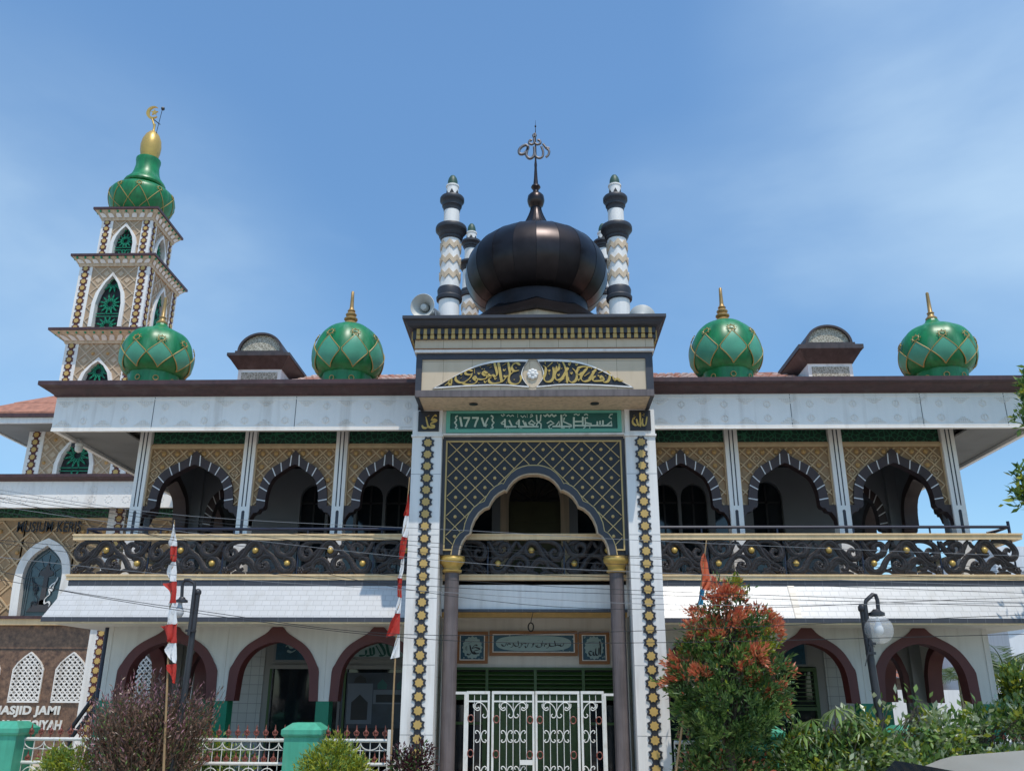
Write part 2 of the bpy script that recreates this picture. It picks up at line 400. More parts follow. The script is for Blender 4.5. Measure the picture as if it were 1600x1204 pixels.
LI=mirror_path([(0,-.30),(.2,-.345),(.37,-.42),(.47,-.49),(.57,-.6),(.65,-.74),(.69,-.88),(.71,-1.05),(.73,-1.41)])
def place(path,xc,za,k): return [(xc+x*k,za+z) for x,z in path]
def star_poly(cx,cz,R,r,n=8,a0=pi/8):
    return [(cx+(R if i%2==0 else r)*cos(a0+pi*i/n),cz+(R if i%2==0 else r)*sin(a0+pi*i/n)) for i in range(2*n)]
def star_band(mb,cx,z0,z1,pitch,R,y,md=0,mg=1):
    n=int((z1-z0)/pitch); 
    for i in range(n+1):
        z=z1-i*pitch
        if z<z0: break
        mb.prism(star_poly(cx,z,R,R*.76),y-.02,y,md)
        mb.prism(star_poly(cx,z,R*.62,R*.48),y-.032,y-.021,mg)
        if i<n: mb.box(cx-.035,cx+.035,y-.016,y,z-pitch*.62,z-pitch*.38,md)
def text_mesh(body,size,mat_,extrude=.01,bold=0.0,spacing=1.0):
    c=bpy.data.curves.new('lettering','FONT'); c.body=body; c.size=size; c.extrude=extrude; c.offset=bold; c.align_x='LEFT'; c.space_character=spacing; c.resolution_u=3
    o=bpy.data.objects.new('lettering',c); COL.objects.link(o)
    dg=bpy.context.evaluated_depsgraph_get(); me=bpy.data.meshes.new_from_object(o.evaluated_get(dg)); 
    bpy.data.objects.remove(o); bpy.data.curves.remove(c)
    me.materials.clear(); me.materials.append(mat_); return me
def put_text(body,x0,x1,z0,z1,y,mat_,parent,name='lettering',bold=0.0,extrude=.012,spacing=1.0):
    """fits the lettering into the rectangle, facing the viewer, raised from plane y"""
    me=text_mesh(body,1.0,mat_,0.05,bold,spacing)
    xs=[v.co.x for v in me.vertices]; ys=[v.co.y for v in me.vertices]
    ax,bx,ay,by=min(xs),max(xs),min(ys),max(ys)
    for v in me.vertices:
        x,yy,z=v.co
        v.co=(x0+(x-ax)/(bx-ax)*(x1-x0), y-extrude*(1+z/.05)/2-.002, z0+(yy-ay)/(by-ay)*(z1-z0))
    me.update()
    o=bpy.data.objects.new(name,me); COL.objects.link(o); attach(o,parent); return o
# ================================================================== GROUND
g=MB(); g.box(-400,400,-400,500,-.5,0); tag(g.build('ground',M['concrete']),kind='structure')
g=MB(); g.box(-400,400,-40,-4.2,.0,.004); tag(g.build('road',M['asphalt']),kind='structure')
g=MB(); g.box(-400,400,-4.2,-4.05,0,.12); tag(g.build('kerb',M['concrete']),kind='structure')

# ================================================================== MOSQUE MAIN BUILDING
mq=thing('mosque','two-storey white mosque with arcaded balconies and four green onion domes along its flat brown cornice','mosque',(0.2,1.6,0))
YK=1.6; ZB=5.02
XL,XR=-8.35,8.82
cols=[-8.35,-6.05,-4.06,-2.03,2.12,4.26,6.46,8.82]
# --- lower storey front: white wall with ogee arches
lw=MB()
bays=[(-8.52,-6.09,-7.22,1.02),(-6.09,-4.085,-5.09,.91),(-4.085,-2.0,-3.05,.91),(2.08,4.4,3.42,.91),(4.4,6.45,5.43,.89),(6.45,8.95,7.62,1.0)]
def lower_bay(mbw,mbb,x0,x1,xc,hw,ya,yb,zt=3.28):
    k=hw/.9
    def sc(path): return [(xc+x*k,3.08+z) for x,z in path]
    o=resample(catmull(sc(LO),3),49); i=resample(catmull(sc(LI),3),49)
    pw=i
    ins=[(xc+x*k*.985,3.08+z+.02) for x,z in LI]; ins=resample(catmull(ins,3),49); ins[0]=(ins[0][0],1.67); ins[-1]=(ins[-1][0],1.67)
    # wall starts at the outer edge of the maroon band
    ow=[(p[0],max(p[1],1.67)) for p in o]; ow[0]=(ow[0][0],1.67); ow[-1]=(ow[-1][0],1.67)
    arch_fill(mbw,ow,x0,x1,1.67,zt,ya,yb,0,0)
    mbb.strip(i,o,ya-.025,yb+.02,0)
    return i
lws=[MB(),MB()]
for b in bays: 
    ab=MB(); lower_bay(lws[b[0]>0],ab,*b,YK,YK+.3)
    ab.build('arch_band',M['maroon'],mq,smooth=30)
for x in (-8.43,-6.09,-4.085,-2.1,2.2,4.4,6.45,8.85): lws[x>0].box(x-.012,x+.012,YK-.012,YK-.0005,1.7,3.05,1)
for lw in lws: lw.build('lower_wall',[M['wallgrey'],M['wallgrey']],mq)
for i,x in enumerate((-8.4,-6.09,-4.085,-2.1,2.2,4.4,6.45,8.82)):
    pb=MB(); w=.13 if 0<i<7 else .16
    pb.box(x-w,x+w,YK+.002,YK+.34,0,1.67,0)
    # recessed maroon arch mark on the pier foot
    pb.prism([(x-.05,.35),(x+.05,.35),(x+.05,.85),(x+.03,.95),(x,1.0),(x-.03,.95),(x-.05,.85)],YK-.004,YK+.002,1)
    pb.build('pier_base',[M['greenbase'],M['maroon']],mq)
# --- side arcades on both storeys, and the cross walls of the corner bays
def side_T(X,mirror): 
    # local x -> world Y, local y (thickness) -> inward X
    return Matrix(((0,-1 if mirror else 1,0,X),(1,0,0,0),(0,0,1,0),(0,0,0,1)))
sw=MB(); sb=MB(); sg=MB()
uw=MB(); uv=MB()
def upper_bay(mbw,mbv,x0,x1,xc,hw,ya,yb,zt,full=True):
    k=hw/.755
    o=resample(catmull([(xc+x*k,6.75+z) for x,z in UO],3),45); i=resample(catmull([(xc+x*(hw-.19)/.562,6.75+z) for x,z in UI],3),45)
    z0=5.54
    o[0]=(o[0][0],z0);o[-1]=(o[-1][0],z0);i[0]=(i[0][0],z0);i[-1]=(i[-1][0],z0)
    mbw and arch_fill(mbw,o,x0,x1,z0,zt,ya,yb,0,0)
    mbv.strip(i,o,ya-.03,yb+.02,0)
    # stepped brackets under the spring, out to the columns
    for s,xe in ((-1,x0),(1,x1)):
        xi=xc+s*(hw-.19)
        pts=[(xi,z0),(xi+s*.03,z0-.05),(xi+s*.10,z0-.07),(xi+s*.13,z0-.13),(xi+s*.22,z0-.15),(xi+s*.27,z0-.22),(xi+s*.31,z0-.30),(xe-s*.0,z0-.42),(xe,z0)]
        pts=[(min(max(p[0],x0),x1),p[1]) for p in pts]
        mbv.prism(pts,ya-.03,yb+.02,0)
    # white joints
    n=len(o)
    for t in range(-6,7):
        if t==0: continue
        f=.5+.5*(t-.42*(1 if t>0 else -1))/6.15
        j=int(round(f*(n-1)))
        a,b=i[j],o[j]
        dx,dz=b[0]-a[0],b[1]-a[1]; l=hypot(dx,dz); nx,nz=-dz/l*.011,dx/l*.011
        mbv.prism([(a[0]-nx,a[1]-nz),(b[0]-nx,b[1]-nz),(b[0]+nx,b[1]+nz),(a[0]+nx,a[1]+nz)],ya-.036,ya-.0295,1)
for X,mir in ((-8.5,False),(8.95,True)):
    sw=MB(); sb=MB(); uw=MB(); uv=MB()
    T=side_T(X,mir)
    for b0 in (1.92,4.52,7.12):
        for m_ in (sw,sb,uw,uv): m_.T=T
        lower_bay(sw,sb,b0,b0+2.6,b0+1.3,.98,0,.26)
        upper_bay(uw,uv,b0,b0+2.6,b0+1.3,.95,0,.26,7.1)
        uw.box(b0-.12,b0+.12,.0,.3,4.02,5.545,0)
        sg=MB(); sg.T=T; sg.box(b0-.13,b0+.13,-.004,.3,0,1.67,0); sg.build('side_pier_base',M['greenbase'],mq)
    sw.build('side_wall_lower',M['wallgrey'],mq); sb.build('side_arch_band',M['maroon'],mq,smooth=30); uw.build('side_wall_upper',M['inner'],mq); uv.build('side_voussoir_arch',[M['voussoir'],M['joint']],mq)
for (x0,x1) in ((-8.0,-6.75),(7.25,8.45)):
    xc=(x0+x1)/2; sw=MB(); sb=MB(); uw=MB(); uv=MB()
    lower_bay(sw,sb,x0,x1,xc,.56,4.36,4.56); upper_bay(uw,uv,x0,x1,xc,.56,4.36,4.54,7.1); sw.box(x0,x0+.1,4.36,4.56,0,1.67,0); sw.box(x1-.1,x1,4.36,4.56,0,1.67,0); px_=x0-.13 if x0<0 else x1+.13; uw.box(px_-.13,px_+.13,4.24,4.6,4.02,7.15,0); sw.box(px_-.13,px_+.13,4.24,4.6,0,3.28,0)
    sw.build('cross_wall_lower',M['hallshade'],mq); sb.build('cross_arch_band',M['maroon'],mq,smooth=30); uw.build('cross_wall_upper',M['inner'],mq); uv.build('cross_voussoir_arch',[M['voussoir'],M['joint']],mq)
# --- hall inside (both storeys)
YH=4.3
hw=MB(); hg=MB(); 
# lower hall front wall either side of the entrance
hw.box(-6.75,-6.1,YH,YH+.2,0,3.25,1); hw.box(-6.1,-5.95,YH+.02,YH+.2,0,3.25,0)
hw.box(6.55,7.25,YH,YH+.2,0,3.25,1); hw.box(6.35,6.55,YH+.02,YH+.2,0,3.25,0)
hw.box(-5.95,-2.2,YH+.02,YH+.2,2.42,3.25,0); hw.box(2.3,6.35,YH+.02,YH+.2,2.42,3.25,0)
hw.box(-6.75,-6.55,YH+.2,13,0,7,0); hw.box(7.05,7.25,YH+.2,13,0,7,0); hw.box(-8.5,8.95,12.8,13,0,7,0)
# upper hall front wall with arched openings
ux=[(-5.28,.31),(-4.59,.31),(-3.90,.31),(-3.21,.31),(-2.45,.31),(-1.45,.5),(.07,.62),(1.6,.5),(2.5,.31),(3.19,.31),(3.88,.31),(4.7,.34),(5.62,.36)]
edges=[-6.75]
for a,b in zip(ux[:-1],ux[1:]): edges.append(((a[0]+a[1])+(b[0]-b[1]))/2)
edges.append(7.25)
for (xc,h),x0,x1 in zip(ux,edges[:-1],edges[1:]):
    path=[(xc-h,4.1)]+[(xc-h*cos(pi*i/14),6.25-(.1 if h>.5 else 0)+h*sin(pi*i/14)*1.15) for i in range(15)]+[(xc+h,4.1)]
    path=[path[0]]+path[1:-1]+[path[-1]]
    pth=[(x+1e-5*i,z) for i,(x,z) in enumerate(path)]
    arch_fill(hw,pth,x0,x1,4.1,7.0,YH,YH+.18,3 if abs(xc)<1 else 2,0)
hw.build('hall_wall',[M['hallshade'],M['walltile'],M['inner'],M['pbeige']],mq)
for (xc,h) in ux:
    if abs(xc)<1: continue
    wn=MB(); wn.box(xc-h,xc+h,YH+.14,YH+.16,4.1,7.0,0)
    wn.box(xc-.02,xc+.02,YH+.11,YH+.14,4.1,6.6,1); wn.box(xc-h,xc+h,YH+.11,YH+.139,6.15,6.19,1)
    wn.build('upper_window',[M['glass'],M['black']],mq)
dr=MB(); dr.box(-.62,.69,YH+.10,YH+.14,4.1,6.2); 
for i in range(2):
    for z0,z1 in ((4.8,5.3),(5.36,5.62),(5.7,6.05)):
        x0=-.52+i*.6; dr.box(x0,x0+.48,YH+.075,YH+.10,z0,z1)
dr.box(.02,.05,YH+.06,YH+.075,4.7,6.15)
dr.build('balcony_door',M['olive'],mq)
fl=MB(); fl.box(-.55,.69,YH+.12,YH+.14,6.2,7.0,0)
for i in range(7):
    a=pi*i/6; fl.tube([(.07,YH+.1,6.22),(.07+.6*cos(a),YH+.1,6.22+.6*sin(a))],.02,5,1)
fl.build('fanlight',[M['glass'],M['black']],mq)
# lower windows of the hall: dark panes in pale frames with the calligraphy band above
def hall_window(x0,x1,name='hall_window'):
    f=MB()
    f.box(x0,x0+.07,YH-.03,YH+.1,0.3,2.42,0); f.box(x1-.07,x1,YH-.03,YH+.1,.3,2.42,0); f.box(x0,x1,YH-.031,YH+.1,2.34,2.425,1); f.box(x0,x0+.05,YH-.05,YH-.03,.3,2.34,2)
    o=f.build(name,[M['inner'],M['hallshade'],M['doorgreen']],mq)
    p=MB(); p.box(x0+.07,x1-.07,YH+.05,YH+.07,.3,2.34); p.build('pane',M['glass'],o)
hall_window(-5.95,-4.3); hall_window(-4.25,-2.3); hall_window(2.4,3.9); hall_window(3.95,5.1)
# green louvred window on the right
GX=1.15
f=MB(); f.T=Matrix.Translation((GX,0,0)); f.box(4.0,4.08,YH-.04,YH+.1,.3,2.4,0); f.box(5.12,5.2,YH-.04,YH+.1,.3,2.4,0); f.box(4.08,5.12,YH-.04,YH+.1,2.32,2.4,0); f.box(4.08,5.12,YH-.04,YH+.1,1.5,1.57,0); f.box(4.57,4.63,YH-.04,YH+.1,.3,1.5,0)
for i in range(8): f.box(4.08,5.12,YH-.02,YH+.03,1.6+i*.09,1.62+i*.09,0)
f.box(4.08,5.12,YH+.08,YH+.1,.3,2.32,1); f.build('louvred_window',[M['doorgreen'],M['glass']],mq)
# --- first-floor slab, balcony edge, awning
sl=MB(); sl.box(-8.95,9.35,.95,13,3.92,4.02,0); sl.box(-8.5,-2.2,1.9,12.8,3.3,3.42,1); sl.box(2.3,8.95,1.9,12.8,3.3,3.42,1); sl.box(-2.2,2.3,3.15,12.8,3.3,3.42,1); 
sl.build('balcony_slab',[M['hallshade'],M['soffit']],mq)
def awning(x0,x1,hl,hr,name='awning'):
    # top edge y .86 z 3.8, bottom edge y .5 z 3.17 ; hips at the outer ends
    a=MB(); xa0=x0-hl; xa1=x1+hr
    yt,zt,ybm,zb=.86,3.80,.50,3.16
    a.add([(xa0,ybm,zb),(xa1,ybm,zb),(x1,yt,zt),(x0,yt,zt)],[(0,1,2,3)],0)
    yb2=13
    if hl: a.add([(xa0,ybm,zb),(x0,yt,zt),(x0,yb2,zt),(xa0,yb2,zb)],[(0,1,2,3)],0)
    if hr: a.add([(xa1,ybm,zb),(xa1,yb2,zb),(x1,yb2,zt),(x1,yt,zt)],[(0,1,2,3)],0)
    # dark tiled lip and cream soffit edge
    a.box(xa0,xa1,ybm-.012,ybm+.03,3.085,3.17,1)
    if hl: a.box(xa0-.012,xa0+.03,ybm+.03,yb2,3.085,3.17,1)
    if hr: a.box(xa1-.03,xa1+.012,ybm+.03,yb2,3.085,3.17,1)
    a.box(xa0+.012,xa1-.012,ybm+.004,ybm+.06,3.055,3.0845,2)
    a.box(xa0+.03 if hl else xa0,xa1-.03 if hr else xa1,ybm+.06,1.6,3.07,3.084,3)
    if hl: a.box(xa0+.03,-8.5,1.6,yb2,3.07,3.084,3)
    if hr: a.box(8.95,xa1-.03,1.6,yb2,3.07,3.084,3)
    # dark band under the cream beam
    a.box(x0,x1,yt-.012,yt+.05,3.80,3.905,1)
    if hl: a.box(x0-.012,x0+.05,yt+.05,yb2,3.80,3.905,1)
    if hr: a.box(x1-.05,x1+.012,yt+.05,yb2,3.80,3.905,1)
    a.build(name,[M['awning'],M['bandtile'],M['rail'],M['wallgrey']],mq)
ap=MB(); ap.add([(4.93,.845,3.80),(5.06,.845,3.80),(5.06,.492,3.168),(4.93,.492,3.168),(4.93,.87,3.78),(5.06,.87,3.78),(5.06,.52,3.15),(4.93,.52,3.15)],[(0,1,2,3),(7,6,5,4),(0,3,7,4),(1,5,6,2)],0); ap.build('awning_patch',M['awnpatch'],mq)
awning(-9.12,-2.34,.22,0); awning(2.46,9.52,0,.3)
pl=MB(); pl.box(-2.33,2.45,.9,1.0,3.36,3.82,0); pl.box(-2.33,2.45,.86,1.0,3.31,3.36,1); pl.box(-2.2,2.3,1.0,3.15,3.425,3.47,0); pl.build('balcony_front_panel',[M['white'],M['bandtile']],mq)
bm_=MB(); bm_.box(-2.2,2.3,2.3,2.5,3.325,3.424,0); bm_.build('entrance_beam',M['goldflat'],mq)
# --- balustrade
def balustrade(x0,x1,units,mirror,retl,retr,ballu):
    b=MB()
    for (za,zb_,dy) in ((4.69,4.81,.06),(3.905,4.015,.07)):
        b.box(x0,x1,.9-dy,.9+dy,za,zb_,0)
        b.box(x0-.015*bool(retl),x1+.015*bool(retr),.9-dy-.02,.9+dy-.005,zb_-.035,zb_-.008,0)
        if retl: b.box(x0,x0+.12,.9+dy,12.9,za,zb_,0)
        if retr: b.box(x1-.12,x1,.9+dy,12.9,za,zb_,0)
    bo=b.build('balustrade',M['rail'],mq)
    return bo
SCR=[ # (points in unit px, radius start, radius mid, radius end)
 ([(935,275),(915,250),(870,250),(832,285),(828,335),(862,378),(915,385),(965,350),(1000,290),(1045,235),(1100,195),(1150,140),(1195,85)],.03,.05,.03),
 ([(985,345),(1020,275),(1070,232),(1130,230),(1178,270),(1185,325),(1150,362),(1105,350),(1092,315),(1115,295),(1140,308)],.02,.048,.03),
 ([(800,90),(830,150),(868,205),(925,228),(985,205),(1005,150),(975,110),(925,120),(910,155),(935,178)],.035,.05,.025),
 ([(985,210),(1020,160),(1050,110),(1080,80)],.03,.035,.02),
 ([(1255,205),(1215,225),(1170,190),(1172,130),(1215,92),(1270,105),(1310,160),(1345,225),(1400,285),(1460,320),(1510,355)],.03,.05,.03),
 ([(1175,395),(1215,345),(1255,285),(1310,258),(1370,285),(1390,335),(1360,365),(1330,345)],.03,.042,.022),
 ([(1225,375),(1260,320),(1305,290),(1345,310)],.018,.025,.014),
 ([(1285,100),(1340,82),(1420,85),(1490,120),(1520,185),(1495,245),(1440,250),(1415,205),(1440,165),(1475,180)],.022,.048,.026),
 ([(940,395),(985,368),(1030,372),(1070,400)],.018,.026,.018),
 ([(1310,400),(1370,385),(1440,398)],.02,.028,.018),
 ([(1400,330),(1450,360),(1520,395)],.02,.035,.025),
 ([(1060,330),(1085,380),(1140,395),(1195,370)],.018,.028,.018),
 ([(1090,90),(1110,130),(1160,160)],.02,.03,.02),
 ([(1340,150),(1380,200),(1400,240)],.015,.028,.015),
 ([(1180,392),(1230,385),(1290,398)],.02,.03,.02),
 ([(830,120),(880,95),(950,80)],.02,.035,.02),
]
def unit_mesh(mir):
    u=MB()
    for pts,ra,rm,rb in SCR:
        q=[((x-790)/505,0,(405-y)/505) for x,y in pts]
        if mir: q=[(1.5-a,b,c) for a,b,c in q]
        c=catmull(q,5); n=len(c)
        r=[]
        for i in range(n):
            t=i/(n-1); r.append((ra+(rm-ra)*t*2 if t<.5 else rm+(rb-rm)*(t-.5)*2)*1.42)
        u.tube(c,r,7,0,True,.8)
        # raised vein
        off=[(p[0],p[1]-rr*.62,p[2]+rr*.35) for p,rr in zip(c,r)]
        u.tube(off,[x*.36 for x in r],5,0)
        for sg_ in (-1,1):
            off2=[]
            for ii in range(n):
                a_=c[max(ii-1,0)]; b_=c[min(ii+1,n-1)]; dx,dz=b_[0]-a_[0],b_[2]-a_[2]; l_=hypot(dx,dz) or 1; rr=r[ii]*.72
                off2.append((c[ii][0]-dz/l_*rr*sg_,c[ii][1]-r[ii]*.42,c[ii][2]+dx/l_*rr*sg_))
            u.tube(off2,[x*.2 for x in r],4,0)
    # boundary post and flower cluster
    x=0.0 if not mir else 1.5
    u.box(x-.015,x+.015,.0,.03,0,.65,1)
    fx=(1505-790)/505; fx=1.5-fx if mir else fx
    for k in range(6):
        a=2*pi*k/6; u.sphere((fx+.045*cos(a),-.03,.07+.045*sin(a)),.034,7,0)
    u.sphere((fx,-.05,.07),.03,7,0)
    fx=(1118-790)/505; fx=1.5-fx if mir else fx
    for k in range(5):
        a=2*pi*k/5; u.sphere((fx+.04*cos(a),-.03,.18+.04*sin(a)),.03,7,0)
    return u
kn=MB()
for i in range(0,1): kn.sphere((0,0,0),.062,14,0); kn.lathe((0,.03,0),[(.03,-.03),(.03,.0)],8,0)
proto=[None,None]; kproto=[None]
def place_units(bo,xs,mir):
    for x in xs:
        if proto[mir] is None:
            o=unit_mesh(mir).build('scroll_panel',[M['carved'],M['blueiron']],bo,smooth=60); proto[mir]=o
        else:
            o=proto[mir].copy(); COL.objects.link(o); o.parent=bo
        o.location=(x,.9,4.02)
        for (u,v) in ((.2,.21),(.857,.465)):
            u2=1.5-u if mir else u
            if kproto[0] is None: k=kn.build('knob',M['gold'],bo,smooth=60); kproto[0]=k
            else: k=kproto[0].copy(); COL.objects.link(k); k.parent=bo
            k.location=(x+u2,.885,4.02+v)
bl=balustrade(-9.17,-2.32,0,True,1,0,0); br=balustrade(2.45,9.56,0,False,0,1,0); bc=balustrade(-2.3,2.42,0,False,0,0,0)
place_units(bl,[-9.12,-7.62,-6.12,-4.62,-3.12],1)
place_units(br,[7.96,6.46,4.96,3.46,1.96],0)
place_units(bc,[-2.35,-.85,.65],0)
hr=MB(); hr.tube([(-9.0,1.05,4.94),(-2.3,1.05,4.94)],.03,8); hr.tube([(-9.0,1.05,4.94),(-9.0,12.8,4.94)],.03,8)
for x in (-9.0,-7.5,-6,-4.5,-3): hr.tube([(x,1.05,4.0),(x,1.05,4.94)],.018,6)
hr.build('handrail',M['blueiron'],mq)
hr=MB(); hr.tube([(2.4,1.05,4.97),(9.45,1.05,4.97)],.03,8)
hr.tube([(9.45,1.05,4.97),(9.45,12.8,4.97)],.03,8)
for x in (3.4,4.9,6.4,7.9,9.45): hr.tube([(x,1.05,4.0),(x,1.05,4.96)],.018,6)
hr.tube([(9.45,1.05,5.08),(9.45,1.05,4.7)],.03,8); hr.tube([(9.0,1.05,4.86),(9.45,1.05,4.97)],.015,6)
hr.build('handrail',M['blueiron'],mq)
# --- upper storey: columns, spandrels, arches, fretwork
for i,x in enumerate(cols):
    w=.125 if x<0 else .135
    c=MB(); c.box(x-w,x+w,YK,YK+.30,4.02,7.2,0)
    for s in (-1,1): c.box(x+s*.04-.012,x+s*.04+.012,YK-.003,YK,5.52,7.15,1)
    c.prism([(x-.032,ZB-.1),(x+.032,ZB-.1)]+[(x+.032*cos(pi*k/8),5.4+.032*sin(pi*k/8)) for k in range(9)],YK-.003,YK,1)
    c.build('column',[M['fascia'],M['blackblue']],mq)
ubays=[(-8.225,-6.175,-7.22,.915),(-5.925,-4.185,-5.06,.755),(-3.935,-2.155,-3.04,.755),(2.255,4.125,3.18,.80),(4.395,6.325,5.36,.83),(6.595,8.685,7.63,.925)]
for (x0,x1,xc,hwid) in ubays:
    v=MB(); upper_bay(None,v,x0,x1,xc,hwid,YK+.08,YK+.26,6.79)
    v.build('voussoir_arch',[M['voussoir'],M['joint']],mq)
    s=MB(); k=hwid/.755
    o=resample(catmull([(xc+x*k,6.75+z) for x,z in UO],3),45); o[0]=(o[0][0],5.54); o[-1]=(o[-1][0],5.54)
    arch_fill(s,o,x0+.03,x1-.03,5.54,6.79,YK+.12,YK+.22,0)
    s.box(x0,x0+.03,YK+.06,YK+.22,5.54,6.79,1); s.box(x1-.03,x1,YK+.06,YK+.22,5.54,6.79,1)
    oz=[(p[0],p[1]) for p in o]
    def ins(x,z,oz=oz,xc=xc):
        for a,b in zip(oz[:-1],oz[1:]):
            if a[0]<=x<=b[0] and b[0]>a[0]:
                zz=a[1]+(b[1]-a[1])*(x-a[0])/(b[0]-a[0]); return z>zz+.012
        return True
    lattice(s,x0+.03,x1-.03,5.55,6.78,.29,.026,YK+.085,YK+.121,1,ins,xc,6.69)
    # nested diamonds and round bosses
    p=.29
    for i in range(-8,9):
        for j in range(-9,3):
            if (i+j)%2==0: continue
            cx=xc+i*p/2; cz=6.69+j*p/2
            if j%2 and all(ins(cx+a,cz+b) and x0+.03<cx+a<x1-.03 and 5.55<cz+b<6.78 for a,b in ((.08,0),(-.08,0),(0,.08),(0,-.08))):
                r=.078
                for a,b in (((r,0),(0,r)),((0,r),(-r,0)),((-r,0),(0,-r)),((0,-r),(r,0))):
                    emit(s,[(cx+a[0],cz+a[1]),(cx+b[0],cz+b[1])],.022,YK+.095,YK+.121,1)
            if (j%2)==0 and all(ins(cx+a,cz+b) and x0+.03<cx+a<x1-.03 and 5.55<cz+b<6.785 for a,b in ((.05,0),(-.05,0),(0,.05),(0,-.05))):
                s.sphere((cx,YK+.112,cz),.055,9,3,.75)
    s.build('spandrel_panel',[M['beige'],M['beigeline'],M['voussoir'],M['boss']],mq)
    t=MB(); t.box(x0,x1,YK+.05,YK+.22,6.79,6.86,0); t.box(x0,x1,YK+.07,YK+.22,6.862,6.9,0); t.build('cream_rail',M['beigeline'],mq)
    t=MB(); t.box(x0,x1,YK+.12,YK+.2,6.9,7.2,0); t.build('fretwork_panel',M['fret'],mq)
# --- eaves: fascia board, cornice, soffit, tiled roof
YF=.8; FX0,FX1=-10.0,10.35
for x0,x1 in ((FX0,-2.34),(2.46,FX1)):
    fa=MB(); fa.box(x0,x1,YF,YF+.1,6.95,7.69,0); fa.box(FX0 if x0<0 else FX1-.1,FX0+.1 if x0<0 else FX1,YF+.1,13.5,6.95,7.69,0)
    fa.box(x0,x1,YF-.012,YF,7.0,7.02,0); fa.box(x0,x1,YF-.02,YF,6.94,6.985,0); fa.box(x0,x1,YF-.012,YF,7.625,7.645,0)
    n=int((x1-x0)/.42); pit=(x1-x0)/n
    for i in range(n):
        xc=x0+(i+.5)*pit
        if i%2==0:
            for k,wd in enumerate((.17,.125,.08,.035)):
                for (zz,sg_) in ((7.58,-1),(7.07,1)):
                    z=zz+sg_*k*.033
                    m=max(1,int(wd/.035))
                    for q in range(-m,m+1):
                        fa.box(xc+q*wd/m-.013,xc+q*wd/m+.013,YF-.016,YF,z-.009,z+.009,0)
        else:
            for zz in (7.47,7.17):
                for q in range(10):
                    a=2*pi*q/10; fa.box(xc+.065*cos(a)-.014,xc+.065*cos(a)+.014,YF-.016,YF,zz+.06*sin(a)-.012,zz+.06*sin(a)+.012,0)
                fa.box(xc-.01,xc+.01,YF-.016,YF,zz-.085,zz+.085,0)
    for xj in ([-7.9,-4.9] if x0<0 else [5.35,8.0,9.7]): fa.box(xj-.006,xj+.006,YF-.004,YF,6.98,7.68,1)
    fa.build('fascia_board',[M['fascia'],M['darkband']],mq)
co=MB()
prof=[(YF+.1,7.69),(YF-.04,7.69),(YF-.06,7.72),(YF-.22,7.80),(YF-.25,7.83),(YF-.35,7.85),(YF-.35,7.94),(YF+.3,7.96),(YF+.3,7.69)]
def sweep(mb,x0,x1,prof,mi=0):
    n=len(prof); vs=[(x0(p) if callable(x0) else x0,p[0],p[1]) for p in prof]+[(x1(p) if callable(x1) else x1,p[0],p[1]) for p in prof]
    mb.add(vs,[tuple(reversed(range(n))),tuple(range(n,2*n))]+[(i,(i+1)%n,n+(i+1)%n,n+i) for i in range(n)],mi)
sweep(co,lambda p:FX0-max(0,(YF-p[0]))*.75,-2.34,prof); co.box(FX0-.26,FX0+.3,YF-.34,13.5,7.85,7.94,0); co.box(FX0-.03,FX0+.3,YF+.1,13.5,7.692,7.85,0); co.build('cornice',M['brown'],mq); co=MB(); sweep(co,2.46,lambda p:FX1+max(0,YF-p[0])*.75,prof)
co.box(FX1-.3,FX1+.26,YF-.34,13.5,7.85,7.94,0); co.box(FX1-.3,FX1+.03,YF+.1,13.5,7.692,7.85,0)
co.build('cornice',M['brown'],mq)
so=MB(); so.box(FX0+.1,FX1-.1,YF+.1,13.5,7.18,7.22,0)
so.box(FX0+.1,-8.6,YF+.1,13.5,7.02,7.06,0); so.box(9.05,FX1-.1,YF+.1,13.5,7.02,7.06,0)
so.build('soffit',M['soffit'],mq)
ro=MB()
def roofz(y): return 7.9+(y-1.1)*.427
vs=[]; nx=96; 
for side in ((-6.1,-2.2),(2.3,6.9)):
    ro=MB(); x0,x1=side; n=22
    for r in range(9):
        ya=1.1+r*.62; yb=ya+.66
        za=roofz(ya)+.035; zb2=roofz(yb)+.0
        for i in range(n):
            xa=x0+(x1-x0)*i/n; xb=x0+(x1-x0)*(i+1)/n; w=xb-xa
            pr=[(xa+w*t,(.045*sin(pi*min(1,t/.62)) if t<.62 else -.02*sin(pi*(t-.62)/.38))) for t in (0,.15,.31,.47,.62,.81,1)]
            jit=random.uniform(-.012,.012)
            ro.add([(x,ya+jit,za+h) for x,h in pr]+[(x,yb,zb2+h) for x,h in pr]+[(x,ya+jit,za+h-.03) for x,h in pr],
                   [(k,k+1,8+k,7+k) for k in range(6)]+[(14+k,15+k,k+1,k) for k in range(6)],random.choice((0,0,1)))
    ro.build('tiled_roof',[M['tilepale'],M['tile']],mq)
rb=MB(); rb.add([(-10.1,1.1,7.9),(10.45,1.1,7.9),(6.6,6.7,10.24),(-5.8,6.7,10.24),(-10.1,13.4,7.9),(10.45,13.4,7.9)],[(0,1,2,3),(3,2,5,4),(0,3,4),(1,5,2)],0); rb.build('roof_deck',M['tile'],mq)
